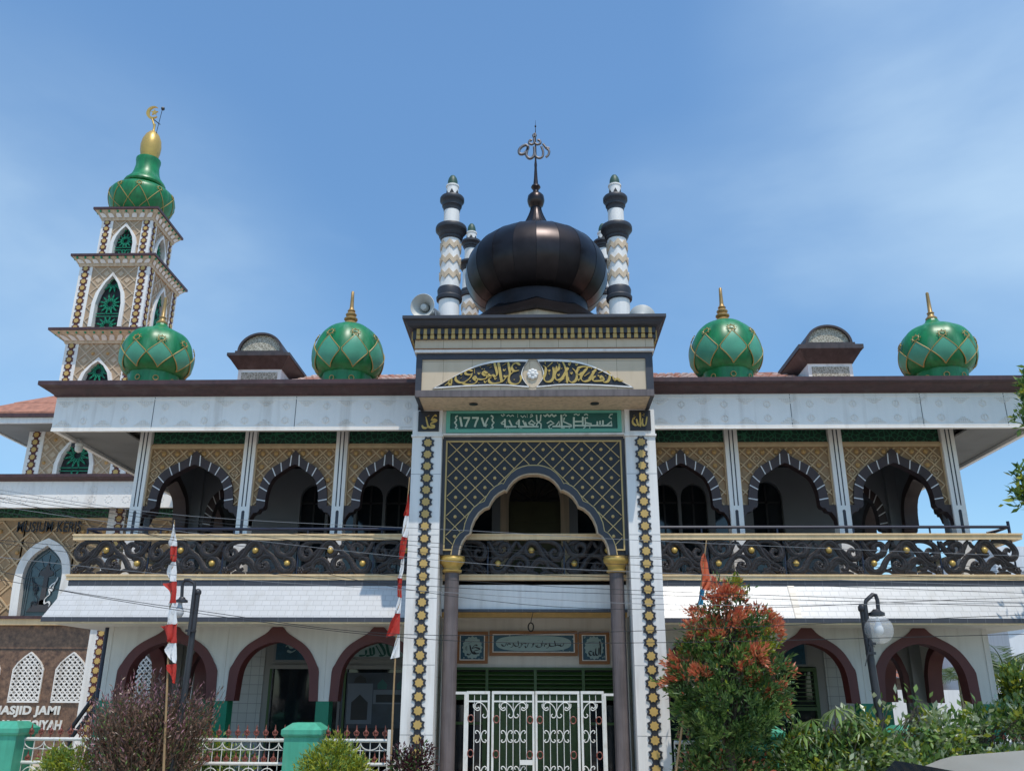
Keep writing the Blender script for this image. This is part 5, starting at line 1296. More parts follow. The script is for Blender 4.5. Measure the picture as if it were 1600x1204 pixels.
m=MB(); m.tube([(-8.62,1.75,3.06),(-8.62,1.75,0)],.05,10); m.build('downpipe',M['blueiron'],mq,smooth=40)
# ================================================================== MUSEUM BUILDING ON THE LEFT
mu=thing('museum_building','beige tile-patterned museum building with brown eave, glazed pointed window and granite ground floor','building',(-14.5,9.5,0))
YM=9.0; MX0,MX1=-24.0,-9.6
# upper storey wall with one glazed pointed window
WXC=-14.18
trW=tracer(4,0,700,YM)
hl=catmull(trW([(62,1045),(80,900),(98,800),(124,722),(165,657),(228,602),(312,563)]),4); hl[0]=(hl[0][0],3.86)
WXC=hl[-1][0]; path=hl+[(2*WXC-x,z) for x,z in reversed(hl[:-1])]
hi=catmull(trW([(112,1045),(133,880),(152,780),(186,704),(238,652),(312,606)]),4); hi[0]=(hi[0][0],3.86); hi[-1]=(WXC,hi[-1][1])
inner=resample(hi+[(2*WXC-x,z) for x,z in reversed(hi[:-1])],len(path)); inner[0]=(inner[0][0],3.86); inner[-1]=(inner[-1][0],3.86)
def scalep(pts,xc,zc,kx,kz): return [(xc+(x-xc)*kx,zc+(z-zc)*kz) for x,z in pts]
m=MB(); arch_fill(m,path,MX0,MX1,3.86,6.62,YM,YM+.25,0)
oz=path
def insM(x,z):
    for a,b in zip(path[:-1],path[1:]):
        if a[0]<=x<=b[0]:
            zz=a[1]+(b[1]-a[1])*(x-a[0])/max(b[0]-a[0],1e-6); return z>zz+.03
    return True
lattice(m,-23.9,MX1,3.88,6.6,.62,.045,YM-.03,YM+.001,1,lambda x,z: insM(x,z) and not(-12.5<x<-12.02),-14.18,6.3)
for i in range(-32,17):
    for j in range(-9,3):
        if (i+j)%2==0: continue
        cx=-14.18+i*.31; cz=6.3+j*.31
        if -23.8<cx<MX1-.1 and 3.95<cz<6.5 and all(insM(cx+a,cz+b) for a,b in ((.1,0),(-.1,0),(0,.1))) and not(-12.6<cx<-11.9):
            if j%2==0: m.sphere((cx,YM-.01,cz),.065,8,2)
            else:
                r=.17
                for a,b in (((r,0),(0,r)),((0,r),(-r,0)),((-r,0),(0,-r)),((0,-r),(r,0))): emit(m,[(cx+a[0],cz+a[1]),(cx+b[0],cz+b[1])],.03,YM-.015,YM+.001,1)
m.build('upper_wall',[M['beige'],M['beigeline'],M['boss']],mu)
m=MB(); m.strip(inner,path,YM-.07,YM+.2,0); wf=m.build('pointed_window',M['white'],mu)
m=MB(); m.prism(inner,YM+.12,YM+.14,0)
m.build('pane',M['window'],wf)
m=MB()
inn2=scalep(inner,WXC,3.86,.86,.93); m.strip(inn2,scalep(inner,WXC,3.86,.90,.95),YM+.09,YM+.118,0)
for x in (-14.66,-13.70): m.box(x-.012,x+.012,YM+.09,YM+.118,3.9,5.2,0)
m.box(-14.75,-13.6,YM+.095,YM+.117,4.98,5.0,0)
m.tube([(-14.18+.25*cos(pi*k/10),YM+.1,5.0+.3*sin(pi*k/10)) for k in range(11)],.014,5,0)
for k in (1,2,3,4,5): a=pi*k/6; m.tube([(-14.18+.25*cos(a),YM+.1,5.0+.3*sin(a)),(-14.18+.5*cos(a),YM+.1,5.0+.62*sin(a))],.012,5,0)
# tower emblem and two keris-like flourishes in the leaded pane
m.prism([(-14.26,4.2),(-14.10,4.2),(-14.12,5.0),(-13.98,5.05),(-13.98,5.15),(-14.1,5.2),(-14.18,5.42),(-14.26,5.2),(-14.38,5.15),(-14.38,5.05),(-14.24,5.0)],YM+.085,YM+.115,1)
m.prism([(-14.6,4.0),(-13.78,4.0),(-13.9,4.2),(-14.18,4.35),(-14.46,4.2)],YM+.085,YM+.115,1)
KR=[[(-13.82,4.98),(-13.86,4.85),(-13.98,4.75),(-14.03,4.62)],[(-14.02,4.68),(-13.93,4.60),(-13.90,4.70)],[(-14.03,4.62),(-13.98,4.5),(-14.05,4.42),(-14.1,4.34),(-14.08,4.24),(-13.98,4.28),(-13.93,4.22),(-13.95,4.14)],[(-13.84,4.9),(-13.92,4.7),(-13.99,4.62)]]
for st in KR: pen(m,st,.085 if len(st)==4 else .055,YM+.08,.012,radians(60),2)
for st in KR: pen(m,[(2*-14.2-x+.0,z) for x,z in st],.085 if len(st)==4 else .055,YM+.08,.012,radians(120),3)
m.build('leaded_pattern',[mat('lead',(.10,.13,.14),.4),mat('etched_brown',(.06,.05,.05),.4),M['white'],M['ink']],wf)
m=MB(); m.box(MX0,MX1,YM-.02,YM+.2,6.62,6.70,0); m.build('cream_rail',M['beigeline'],mu)
m=MB(); m.box(MX0,MX1,YM+.02,YM+.2,6.70,7.0,0); m.build('fretwork_panel',M['fret'],mu)
put_text('MUSIUM KERIS',-15.21,-13.30,6.27,6.58,YM-.075,M['ink'],mu,bold=.012,extrude=.02,spacing=1.08)
# eave
m=MB(); m.box(MX0,MX1,8.2,8.3,6.85,7.62,0); m.box(MX0,MX1,8.3,9.25,6.98,7.02,1)
for i in range(30):
    xc=MX0+.25+i*.5
    for zz in (7.38,7.1):
        for q in range(8): a=2*pi*q/8; m.box(xc+.1*cos(a)-.02,xc+.1*cos(a)+.02,8.19,8.2,zz+.09*sin(a)-.015,zz+.09*sin(a)+.015,0)
m.build('fascia_board',[M['fascia'],M['soffit']],mu)
m=MB(); sweep(m,MX0,MX1,[(8.25,7.62),(8.16,7.62),(8.08,7.68),(8.0,7.72),(8.0,7.80),(8.4,7.82),(8.4,7.62)]); m.build('cornice',M['brown'],mu)
m=MB(); m.box(MX0,MX1,8.4,16,7.60,7.75,0); m.box(MX0,MX1,9.25,16,0,.02,0); m.box(MX1-.2,MX1,9.25,16,0,7.6,0); m.box(MX0,MX1,15.8,16,0,7.6,0); m.build('body',M['wallgrey'],mu)
# ledge and granite ground floor with white lattice windows
m=MB(); m.box(MX0,MX1,8.72,YM+.2,3.78,3.86,1); m.box(MX0,MX1,8.78,YM+.2,3.62,3.78,0); m.build('ledge',[M['rail'],M['brown']],mu)
lxs=[-17.8,-16.6,-15.4,-14.16,-12.94,-11.0,-9.9]
m=MB(); ed=[MX0]+[(a+b)/2 for a,b in zip(lxs[:-1],lxs[1:])]+[MX1]
def lwp(xc): return [(xc-.44,1.57),(xc-.44,2.43),(xc-.33,2.62),(xc-.16,2.78),(xc,2.90),(xc+.16,2.78),(xc+.33,2.62),(xc+.44,2.43),(xc+.4401,1.57)]
for xc,x0,x1 in zip(lxs,ed[:-1],ed[1:]): arch_fill(m,lwp(xc),x0,x1,1.57,3.62,YM+.02,YM+.25,0)
m.box(MX0,MX1,YM+.02,YM+.25,0,1.57,0); m.box(MX0,MX1,YM+.005,YM+.02,2.955,2.975,1); m.build('granite_wall',[M['granite'],M['black']],mu)
lpm=None
for xc in lxs:
    if lpm is None:
        m=MB(); q=lwp(0)
        def insL(x,z):
            if abs(x)>.42: return False
            for a,b in zip(q[:-1],q[1:]):
                if a[0]<=x<=b[0]: return z< a[1]+(b[1]-a[1])*(x-a[0])/max(b[0]-a[0],1e-6)-.01 if not (abs(x)>.43) else z<2.4
            return z<2.4
        lattice(m,-.43,.43,1.6,2.9,.145,.03,-.02,.03,0,insL,0,0)
        m.T=None
        for i in range(-3,4): 
            if abs(i*.145)<.42: m.box(i*.145-.006,i*.145+.006,-.018,.028,1.6,2.40+(.45*(1-abs(i*.145)/.44)),0)
        for k in range(1): m.strip([(x*.93,1.6+(z-1.6)*.965) for x,z in q],q,-.03,.05,0)
        m.box(-.44,.44,-.03,.05,1.55,1.60,0); lpm=m.build('lattice_window',M['white'],mu); o=lpm
        o.matrix_parent_inverse=Matrix.Translation(-mu.location)
    else: o=lpm.copy(); COL.objects.link(o)
    o.location=(xc,YM,0)
    d=MB(); d.box(xc-.44,xc+.44,YM+.2,YM+.22,1.57,2.9); dd=d.build('dark_opening',M['void'],mu)
put_text('MASJID JAMI',-14.98,-13.08,1.17,1.47,YM+.02,M['gatewhite'],mu,bold=.04,extrude=.035,spacing=1.06)
put_text('AL-ATIQIYAH',-14.72,-12.97,.80,1.10,YM+.02,M['gatewhite'],mu,bold=.04,extrude=.035,spacing=1.06)
# corner column with star band
m=MB(); m.box(-12.52,-12.02,YM-.12,YM+.1,0,6.95,0); o=m.build('star_column',M['white'],mu)
m=MB(); star_band(m,-12.18,.4,6.9,.25,.15,-0); m.T=None
for k in range(len(m.v)): v=m.v[k]; m.v[k]=(v[0],v[1]+YM-.1205,v[2])
m.build('star_band',[M['maroon'],M['star_gold']],o)

# ================================================================== MINARET TOWER
tw=thing('minaret_tower','tall square minaret tower with stepped star-bordered tiers, pointed green grilles and a green bulb dome','minaret',(-14.45,11.6,0))
TX,TY=-14.42,11.6
def face_T(k,hw):
    # local x across the face, local y = depth from the face inward, for the four faces
    return Matrix.Translation((TX,TY,0))@Matrix.Rotation(pi/2*k,4,'Z')@Matrix.Translation((0,-hw,0))
def grille(m,xc,z0,z1,hw,y,mi,inside):
    """rosette fretwork of ribs inside a pointed opening"""
    r=hw*.92; z=z0+r*.2
    k=0
    while z<z1+r:
        n=12
        for i in range(n):
            a=2*pi*i/n; b=a+pi/n
            P1=[(xc+r*.30*cos(a),z+r*.30*sin(a)),(xc+r*.62*cos(a+.2),z+r*.62*sin(a+.2)),(xc+r*.95*cos(b),z+r*.95*sin(b))]
            P2=[(xc+r*.30*cos(a+2*pi/n),z+r*.30*sin(a+2*pi/n)),(xc+r*.62*cos(a+2*pi/n-.2),z+r*.62*sin(a+2*pi/n-.2)),(xc+r*.95*cos(b),z+r*.95*sin(b))]
            for q in (P1,P2):
                for s0,s1 in zip(q[:-1],q[1:]):
                    if inside((s0[0]+s1[0])/2,(s0[1]+s1[1])/2): emit(m,[s0,s1],.022,y-.0,y+.03,mi)
        for i in range(16):
            a=2*pi*i/16;b=2*pi*(i+1)/16
            for rr in (.28,):
                s0=(xc+r*rr*cos(a),z+r*rr*sin(a)); s1=(xc+r*rr*cos(b),z+r*rr*sin(b))
                if inside(*s0): emit(m,[s0,s1],.02,y,y+.028,mi)
        zz=z+r
        if inside(xc,zz): 
            for dz in (-.05,.05): emit(m,[(xc-hw,zz+dz),(xc+hw,zz+dz)],.022,y+.003,y+.025,mi) if inside(xc-hw*.9,zz+dz) else None
        z+=2*r; k+=1
def tier(hw,z0,z1,whw,wz0,wtop,pil,brokenless=True):
    for k in range(4):
        w=MB(); st=MB(); st2=MB(); wd=MB(); fr=MB(); op=MB()
        T=face_T(k,hw)
        for q in (w,st,st2,wd,fr,op): q.T=T
        W=whw+.13
        ptsO=[(-W,wz0),(-W,wz0+(wtop-wz0)*.45),(-W*.86,wz0+(wtop-wz0)*.66),(-W*.5,wz0+(wtop-wz0)*.87),(0,wtop+.14)]
        ptsO=ptsO+[(-x,z) for x,z in reversed(ptsO[:-1])]
        W=whw
        ptsI=[(-W,wz0),(-W,wz0+(wtop-wz0)*.45),(-W*.84,wz0+(wtop-wz0)*.66),(-W*.47,wz0+(wtop-wz0)*.86),(0,wtop)]
        ptsI=ptsI+[(-x,z) for x,z in reversed(ptsI[:-1])]
        pO=[(x+1e-5*i,z) for i,(x,z) in enumerate(ptsO)]
        arch_fill(w,pO,-hw+pil,hw-pil,wz0,z1,.03,.25,0)
        if wz0>z0: w.box(-hw+pil,hw-pil,.03,.25,z0,wz0,0)
        def insO(x,z,pO=pO):
            if z<wz0: return True
            for a,b in zip(pO[:-1],pO[1:]):
                if a[0]<=x<=b[0]: return z>a[1]+(b[1]-a[1])*(x-a[0])/max(b[0]-a[0],1e-6)+.02
            return True
        lattice(w,-hw+pil,hw-pil,z0,z1,.5,.04,.008,.031,1,insO,0,wz0)
        p=.5
        for i in range(-8,9):
            for j in range(-2,24):
                if (i+j)%2==0: continue
                cx=i*p/2; cz=wz0+j*p/2
                if all(insO(cx+a,cz+b) and abs(cx+a)<hw-pil and z0<cz+b<z1 for a,b in ((.1,0),(-.1,0),(0,.1),(0,-.1))):
                    if j%3==0: w.sphere((cx,.03,cz),.06,7,2)
                    else:
                        r=.11; w.prism([(cx+r,cz),(cx,cz+r),(cx-r,cz),(cx,cz-r)],.012,.031,1)
        st.box(-hw,-hw+pil,0,.2,z0,z1,0); st2.box(hw-pil,hw-.2,0,.2,z0,z1,0)
        st.box(-hw+pil,-hw+pil+.05,.0,.2,z0,z1,0)
        fr.strip(ptsI,ptsO,-.05,.22,0)
        op.prism(ptsI,.17,.19,0)
        def insI(x,z,q=ptsI):
            if z<wz0 or abs(x)>whw: return False
            for a,b in zip(q[:-1],q[1:]):
                if a[0]<=x<=b[0] and b[0]>a[0]: return z<a[1]+(b[1]-a[1])*(x-a[0])/(b[0]-a[0])-.01
            return False
        grille(wd,0,wz0,wtop,whw,.09,0,insI)
        w.build('tier_wall',[M['beige2'],M['beigeline2'],M['boss']],tw)
        for s_,stx in ((-1,st),(1,st2)):
            a=stx.build('corner_pilaster',M['white'],tw)
            sb_=MB(); sb_.T=T; star_band(sb_,s_*(hw-pil/2-.02),z0+.08,z1-.1,.245,min(.145,pil*.36),-.001); sb_.T=None
            sb_.build('star_band',[M['maroon'],M['star_gold']],a)
        f_=fr.build('pointed_frame',M['white'],tw); wd.build('green_grille',M['grille'],f_); op.build('dark_opening',M['void'],f_)
M['beige2']=mat('tower_tile',(.44,.31,.195),.65,nz=.15,nscale=6,bump=.15)
M['beigeline2']=mat('tower_rib',(.54,.41,.28),.6,nz=.1,nscale=6)
tier(.91,16.2,17.72,.34,16.25,17.45,.36)
tier(1.22,13.3,15.74,.44,13.45,15.35,.40)
tier(1.22,11.0,12.86,.44,11.0,12.2,.40)
tier(1.62,7.4,9.9,.5,7.9,9.45,.46)
def tier_cornice(hwb,zb,hwt,zt,name='tier_cornice'):
    m=MB(); n=4
    vs=[];lv=[(hwb,zb),(hwb+.03,zb+.10),(hwb+(hwt-hwb)*.45,zb+(zt-zb)*.5),(hwt-.05,zt-.09),(hwt,zt-.085),(hwt,zt)]
    for h,z in lv: vs+= [(TX-h,TY-h,z),(TX+h,TY-h,z),(TX+h,TY+h,z),(TX-h,TY+h,z)]
    m.add(vs,[],0)
    for r in range(len(lv)-1):
        for q in range(4): m.f.append([r*4+q,r*4+(q+1)%4,r*4+4+(q+1)%4,r*4+4+q]); m.m.append(0 if r<3 else 1)
    b=4*(len(lv)-1); m.f.append([b,b+1,b+2,b+3]); m.m.append(1); m.f.append([3,2,1,0]); m.m.append(0)
    for k in range(4):
        m.T=Matrix.Translation((TX,TY,0))@Matrix.Rotation(pi/2*k,4,'Z')
        nn=int(2*hwb/.235)
        for i in range(nn):
            x=-hwb+(i+.5)*2*hwb/nn; kx=(hwb+(hwt-hwb)*.45)/hwb
            y0=-(hwb+.035); y1=-(hwb+(hwt-hwb)*.45)-.012; za=zb+.11; zc=zb+(zt-zb)*.5
            w=.088; dy=-.02
            A=[(x-w,y0+dy,za-.02),(x+w,y0+dy,za-.02)]
            for q_ in range(7):
                g_=pi*q_/6; t_=.62+.5*sin(g_); xx_=x+(x*kx-x)*t_+w*cos(g_); A.append((xx_,y0+dy+(y1-y0)*t_,za+(zc-za)*t_))
            m.add(A,[tuple(range(len(A)))],2)
            m.sphere((x*kx*1.04,-(hwb+(hwt-hwb)*.7),zb+(zt-zb)*.68),.045,6,3)
    m.T=None
    m.build(name,[M['pbeige'],M['brown'],M['white'],M['grille']],tw)
tier_cornice(.93,17.70,1.17,18.12); tier_cornice(1.25,15.72,1.48,16.1); tier_cornice(1.25,12.84,1.66,13.26)
m=MB(); # tiled skirt roof between the lower tiers
for (h0,z0,h1,z1) in ((2.75,9.98,2.35,10.3),(2.45,10.22,1.95,10.55),(2.05,10.5,1.25,11.0)):
    vs=[]
    for h,z in ((h0,z0-.07),(h0,z0),(h1,z1)): vs+= [(TX-h,TY-h,z),(TX+h,TY-h,z),(TX+h,TY+h,z),(TX-h,TY+h,z)]
    fs=[]
    for r in range(2):
        for q in range(4): fs.append((r*4+q,r*4+(q+1)%4,r*4+4+(q+1)%4,r*4+4+q))
    m.add(vs,fs,0)
m.build('skirt_roof',M['tile'],tw)
m=MB(); h=2.7
for a in ((TX-h,TX+h,TY-h,TY-h+.08),(TX-h,TX+h,TY+h-.08,TY+h),(TX-h,TX-h+.08,TY-h+.08,TY+h-.08),(TX+h-.08,TX+h,TY-h+.08,TY+h-.08)): m.box(a[0],a[1],a[2],a[3],9.62,9.80,0)
h=2.78
for a in ((TX-h,TX+h,TY-h,TY-h+.1),(TX-h,TX+h,TY+h-.1,TY+h),(TX-h,TX-h+.1,TY-h+.1,TY+h-.1),(TX+h-.1,TX+h,TY-h+.1,TY+h-.1)): m.box(a[0],a[1],a[2],a[3],9.802,9.91,1)
m.box(TX-2.62,TX+2.62,TY-2.62,TY+2.62,9.66,9.70,2); m.build('skirt_eave',[M['white'],M['brown'],M['soffit']],tw)
# bulb dome, bell, egg and crescent
zq=18.12
TD=[(.80,zq-.02),(.82,zq+.12),(.96,zq+.32),(1.10,zq+.62),(1.15,zq+.88),(1.11,zq+1.13),(.93,zq+1.30),(.68,zq+1.38),(.50,zq+1.43)]
pr=catmull([(r,z-zq) for r,z in TD],3)
o=green_dome('onion_dome',(TX-.06,TY,zq),1.0,[(r,z-zq) for r,z in TD],10,-pi/2,.12,.45,.95,0,[(.52,-.02),(.54,.07),(.72,.10),(.75,.16),(.73,.24),(.64,.35),(.53,.50),(.46,.70),(.42,.95),(.425,1.12),(.445,1.22),(.44,1.29),(.37,1.30)],tw,False)
# the dome's finial is its green bell neck
for ch in o.children: ch.name='bell_neck'; ch.data.materials[0]=M['green']
m=MB(); ze=zq+1.43+1.30; m.lathe((TX-.06,TY,ze-.02),[(.28,0),(.30,.05),(.36,.35),(.375,.6),(.34,.85),(.25,1.08),(.14,1.22),(.055,1.3),(.04,1.34),(.045,1.6)],24,0); m.build('gilded_egg',M['gold'],o.parent,smooth=50)
zc=22.97; m=MB(); xc=TX-.2
A=[];B=[]
for k in range(25):
    a=radians(48)+radians(270)*k/24+.0; A.append((xc+.25*cos(a),zc+.28*sin(a)))
for k in range(25):
    a=radians(48)+radians(270)*k/24; w=.12*sin(pi*k/24); A_=A[k]; B.append((xc+(.25-w)*cos(a)+.0,zc+(.28-w)*sin(a)))
m.strip(B,A,TY-.04,TY+.04,0); m.prism(star_poly(xc+.06,zc+.0,.14,.06,5,pi/2),TY-.03,TY+.03,0); m.tube([(TX-.06,TY,ze+1.5),(xc-.0,TY,zc-.26)],.04,8,0); m.build('crescent',M['gold'],tw)
m=MB(); m.tube([(TX+.12,TY-.15,ze+.9),(TX+.22,TY-.15,zc+.02)],.012,5); m.tube([(xc+.05,TY,zc-.3),(TX+.2,TY-.1,zc-.62)],.02,5); m.sphere((TX+.24,TY-.15,zc+.06),.075,8); m.build('lightning_rod',M['iron'],tw)

# ================================================================== HOUSES BEHIND ON THE RIGHT
ho=thing('house','white rendered house with small dark openings behind the palm, at the right edge','house',(20,14,0))
m=MB(); m.box(16.2,30,15,26,0,6.8,0); m.build('wall',M['housewhite'],ho)
m=MB(); 
for (x,z) in ((18.0,5.2),(18.02,4.2),(19.4,5.2),(19.4,4.1)): m.box(x-.12,x+.12,14.95,15.0,z-.3,z+.3)
m.build('vent_opening',M['void'],ho)
m=MB(); m.add([(15.6,14.2,5.35),(19.5,14.2,6.9),(19.5,26,6.9),(15.6,26,5.35),(15.6,14.2,5.25),(19.5,14.2,6.8),(19.5,26,6.8),(15.6,26,5.25)],[(0,1,2,3),(7,6,5,4),(0,4,5,1),(0,3,7,4)],0); m.build('roof',M['grey'],ho)
h2=thing('house','low brick house with an orange tile roof seen through the right corner arch','house',(13.5,22,0))
m=MB(); m.box(10,17.5,21,28,0,2.5,0); m.build('wall',mat('old_brick',(.22,.17,.13),.85,nz=.35,nscale=9,bump=.3),h2)
m=MB()
for r in range(9):
    y0=20.4+r*.42
    for i in range(46):
        x=9.8+i*.17; jt=random.uniform(-.02,.02)
        m.add([(x,y0+jt,2.5+r*.2),(x+.085,y0+jt,2.56+r*.2),(x+.17,y0+jt,2.5+r*.2),(x+.17,y0+.47,2.68+r*.2),(x+.085,y0+.47,2.74+r*.2),(x,y0+.47,2.68+r*.2)],[(0,1,4,5),(1,2,3,4)],random.choice((0,0,1)))
m.build('tile_roof',[M['tileo'] if 'tileo' in M else mat('orange_tile',(.55,.19,.08),.7,nz=.3,nscale=5),M['tile']],h2)
w=MB(); w.box(8.0,30,13.0,13.2,0,2.0); tag(w.build('boundary_wall',M['housewhite']),'low white boundary wall behind the right side of the mosque','wall')

# ================================================================== VEGETATION
def leaf(mb,p,d,L_,W_,mi,fold=.25):
    d=d.normalized(); s=d.cross(Vector((0,0,1)))
    if s.length<.05: s=Vector((1,0,0))
    s.normalize(); s=(Matrix.Rotation(random.uniform(-1.2,1.2),3,d)@s); n=s.cross(d)
    m=p+d*L_*.5
    mb.add([p,m+s*W_+n*W_*fold,p+d*L_,m-s*W_+n*W_*fold],[(0,1,2),(0,2,3)],mi)
def rdir(up=0.0):
    v=Vector((random.gauss(0,1),random.gauss(0,1),random.gauss(0,1)+up)); return v.normalized()
def crown(mb,blobs,clusters,per,L_,W_,mfn,crad=.12,up=.3,shell=.55):
    tot=sum(b[3]*b[4]*b[5] for b in blobs)
    for b in blobs:
        cx,cy,cz,rx,ry,rz=b; n=int(clusters*(rx*ry*rz)/tot)
        for _ in range(n):
            d=rdir(); r=shell+(1-shell)*random.random()**.6
            c=Vector((cx+d.x*rx*r,cy+d.y*ry*r,cz+d.z*rz*r)); out=Vector((d.x,d.y,d.z*.8+.35)).normalized()
            mi=mfn(c)
            for k in range(per):
                q=c+Vector((random.gauss(0,crad),random.gauss(0,crad),random.gauss(0,crad)))
                dd=(out*1.0+rdir(up)*.9)
                leaf(mb,q,dd,L_*random.uniform(.55,1.35),W_*random.uniform(.6,1.3),mi if random.random()<.8 else mfn(q))
def limbs(mb,base,blobs,r):
    top=Vector((base[0],base[1],max(b[2] for b in blobs)))
    b0=Vector(base); pts=[b0+(top-b0)*t+Vector((random.uniform(-.04,.04),random.uniform(-.04,.04),0))*(t>0) for t in (0,.25,.5,.75,1)]
    mb.tube(pts,[r,r*.8,r*.6,r*.4,r*.15],8)
    for b in blobs:
        for k in range(5):
            d=rdir(.2); s=b0+(top-b0)*random.uniform(.15,.7); e=Vector((b[0]+d.x*b[3]*.85,b[1]+d.y*b[4]*.85,b[2]+d.z*b[5]*.85))
            mb.tube([s,(s+e)/2+Vector((0,0,.05)),e],[r*.4,r*.25,r*.07],5)
# red-topped tree
random.seed(11)
Yt=-1.3
def bl(x,y,rpx,Y,ry=None,ky=1.0):
    c=P(x,y,Y); s=(c-CAM).dot(FW)/FPX; return (c.x,Y,c.z,rpx*s,(ry if ry else rpx*s*.85),rpx*s*ky)
blobs=[bl(1140,1072,92,Yt,None,.95),bl(1137,990,74,Yt,None,.75),bl(1130,935,36,Yt,None,.95),bl(1135,1120,80,Yt,None,.65),bl(1204,1055,38,Yt,None,1),bl(1080,1070,40,Yt,None,1.2),bl(1150,1145,52,Yt,None,.6),bl(1205,1095,30,Yt),bl(1178,985,34,Yt),bl(1092,1000,34,Yt),bl(1150,925,16,Yt)]
tz=P(1140,1062,Yt).z; tz2=P(1140,985,Yt).z
t=thing('tree','bushy tree with red young leaves on top and green below, right of the portal','tree',(P(1140,1180,Yt).x,Yt,0))
def mfn(c):
    k=(c.z-tz)/(tz2-tz)+random.gauss(0,.42)+ .35*sin(c.x*5+c.z*4)
    if k>.5: return 0 if random.random()<.85 else random.choice((1,3,0))
    if k>.12: return random.choice((0,0,1,1,3))
    return random.choice((1,1,2,2,2,1,3 if random.random()<.15 else 2))
m=MB(); crown(m,blobs,620,9,.105,.0175,lambda c:(2 if random.random()<.75 else 1),.07,.3,.25)
def ragged(mb,blobs,nsub,rs,ncl,per,L_,W_,mfn):
    tot=sum(b[3]*b[5] for b in blobs)
    for b in blobs:
        for _ in range(max(2,int(nsub*b[3]*b[5]/tot))):
            d=rdir(); r=random.uniform(.72,1.06); c=Vector((b[0]+d.x*b[3]*r,b[1]+d.y*b[4]*r,b[2]+d.z*b[5]*r)); q=random.uniform(.65,1.35)*rs
            mi=mfn(c); out=Vector((d.x,d.y,.55)).normalized()
            for _k in range(int(ncl*q/rs)):
                e=rdir(.2); p_=c+Vector((e.x*q,e.y*q,e.z*q*.8))*random.uniform(.35,1)
                for _j in range(per): leaf(mb,p_+Vector((random.gauss(0,.02),random.gauss(0,.02),random.gauss(0,.02))),out+e*.7+rdir(.3)*.7,L_*random.uniform(.55,1.35),W_*random.uniform(.6,1.3),mi if random.random()<.85 else mfn(p_))
            if random.random()<.25:
                for _j in range(9): leaf(mb,c+out*q*random.uniform(.8,1.5),out+rdir()*.5,L_*1.1,W_,mi)
ragged(m,blobs,210,.15,11,8,.105,.0175,mfn); m.build('crown',[M['leafred'],M['leaf'],M['leafdk'],M['leafyel']],t)
m=MB(); limbs(m,(P(1140,1180,Yt).x,Yt,0),blobs,.09); m.build('trunk',M['bark'],t)
# brown mauve shrub
random.seed(5); Ys=-.95
t=thing('shrub','dry brown shrub with thin mauve flower spikes in front of the left fence','shrub',(P(228,1190,Ys).x,Ys,0))
m=MB(); c0=P(228,1190,Ys); 
tw_=MB()
for i in range(900):
    a=random.uniform(0,2*pi); rr=random.random()**.5; ex=c0.x+1.12*rr*cos(a); ey=Ys+.8*rr*sin(a); 
    htop=P(228,1072,Ys).z-.42*rr*rr+random.gauss(0,.10)+.14*sin(3*a+1)*rr+.12*sin(7*a+5*rr)
    if random.random()<.35: htop*=random.uniform(.45,.9)
    elif random.random()<.12: htop+=random.uniform(.1,.28)
    b=Vector((c0.x+(ex-c0.x)*.35,Ys+(ey-Ys)*.35,.1)); e_=Vector((ex+random.gauss(0,.05),ey,htop)); mid=(b+e_)/2+Vector((random.gauss(0,.06),random.gauss(0,.06),.06))
    if i%2==0: tw_.tube([b,mid,e_],[.009,.006,.003],4,0,False)
    n=13
    for k in range(n):
        u=.38+.62*k/n; p=mid*(2*(1-u))+e_*(2*u-1) if u>.5 else b*(1-2*u)+mid*(2*u)
        d=(e_-mid).normalized()+rdir(.2)*.9
        mi=0
        if u>.86: mi=1 if random.random()<.6 else 0
        elif random.random()<.10: mi=2
        leaf(m,p+Vector((random.gauss(0,.02),random.gauss(0,.02),0)),d,random.uniform(.055,.11),.0125 if mi!=1 else .011,mi)
m.build('foliage',[M['leafbrown'],M['leafpink'],M['leaf']],t); tw_.build('stems',M['bark'],t)
def shrub(label,blobs,n,per,L_,W_,mats,weights,Y,crad=.07,group=None,nm='shrub',up=.5,sh=.45):
    c=blobs[0]; t=thing(nm,label,'shrub',(c[0],Y,0),group)
    ch=[i for i,w in enumerate(weights) for _ in range(w)]
    m=MB(); crown(m,blobs,n,per,L_,W_,lambda c_: random.choice(ch),crad,up,sh); m.build('foliage',[M[x] for x in mats],t)
    s=MB(); limbs(s,(c[0],Y,0),blobs,.03); s.build('stems',M['bark'],t); return t
shrub('bright yellow-green conical bush in front of the mint post by the left railing',[bl(520,1200,44,-.95,None,.8),bl(525,1168,18,-.95,None,1),bl(488,1215,30,-.95),bl(552,1212,30,-.95)],420,11,.10,.014,['leafyel','leaf'],[4,2],-.95,.05)
shrub('small yellow-green bush low at the left, in front of the railing',[bl(92,1190,22,-.95,None,1),bl(118,1200,26,-.95),bl(76,1208,20,-.95)],260,10,.085,.014,['leafyel','leaf'],[3,2],-.95,.05)
shrub('dark plum-leaved sapling at the foot of the left star column',[bl(626,1192,17,-.75,None,1.3),bl(660,1185,16,-.75,None,1.5),bl(645,1205,24,-.75)],170,9,.085,.017,['leafplum','leafdk'],[5,1],-.75,.05)
shrub('dull green bush showing through the railing between shrub and mint post',[bl(330,1185,34,.5),bl(365,1200,30,.5),bl(300,1200,26,.5)],240,10,.10,.018,['leaf','leafdk','leafyel'],[3,2,1],.5,.07)
random.seed(21)
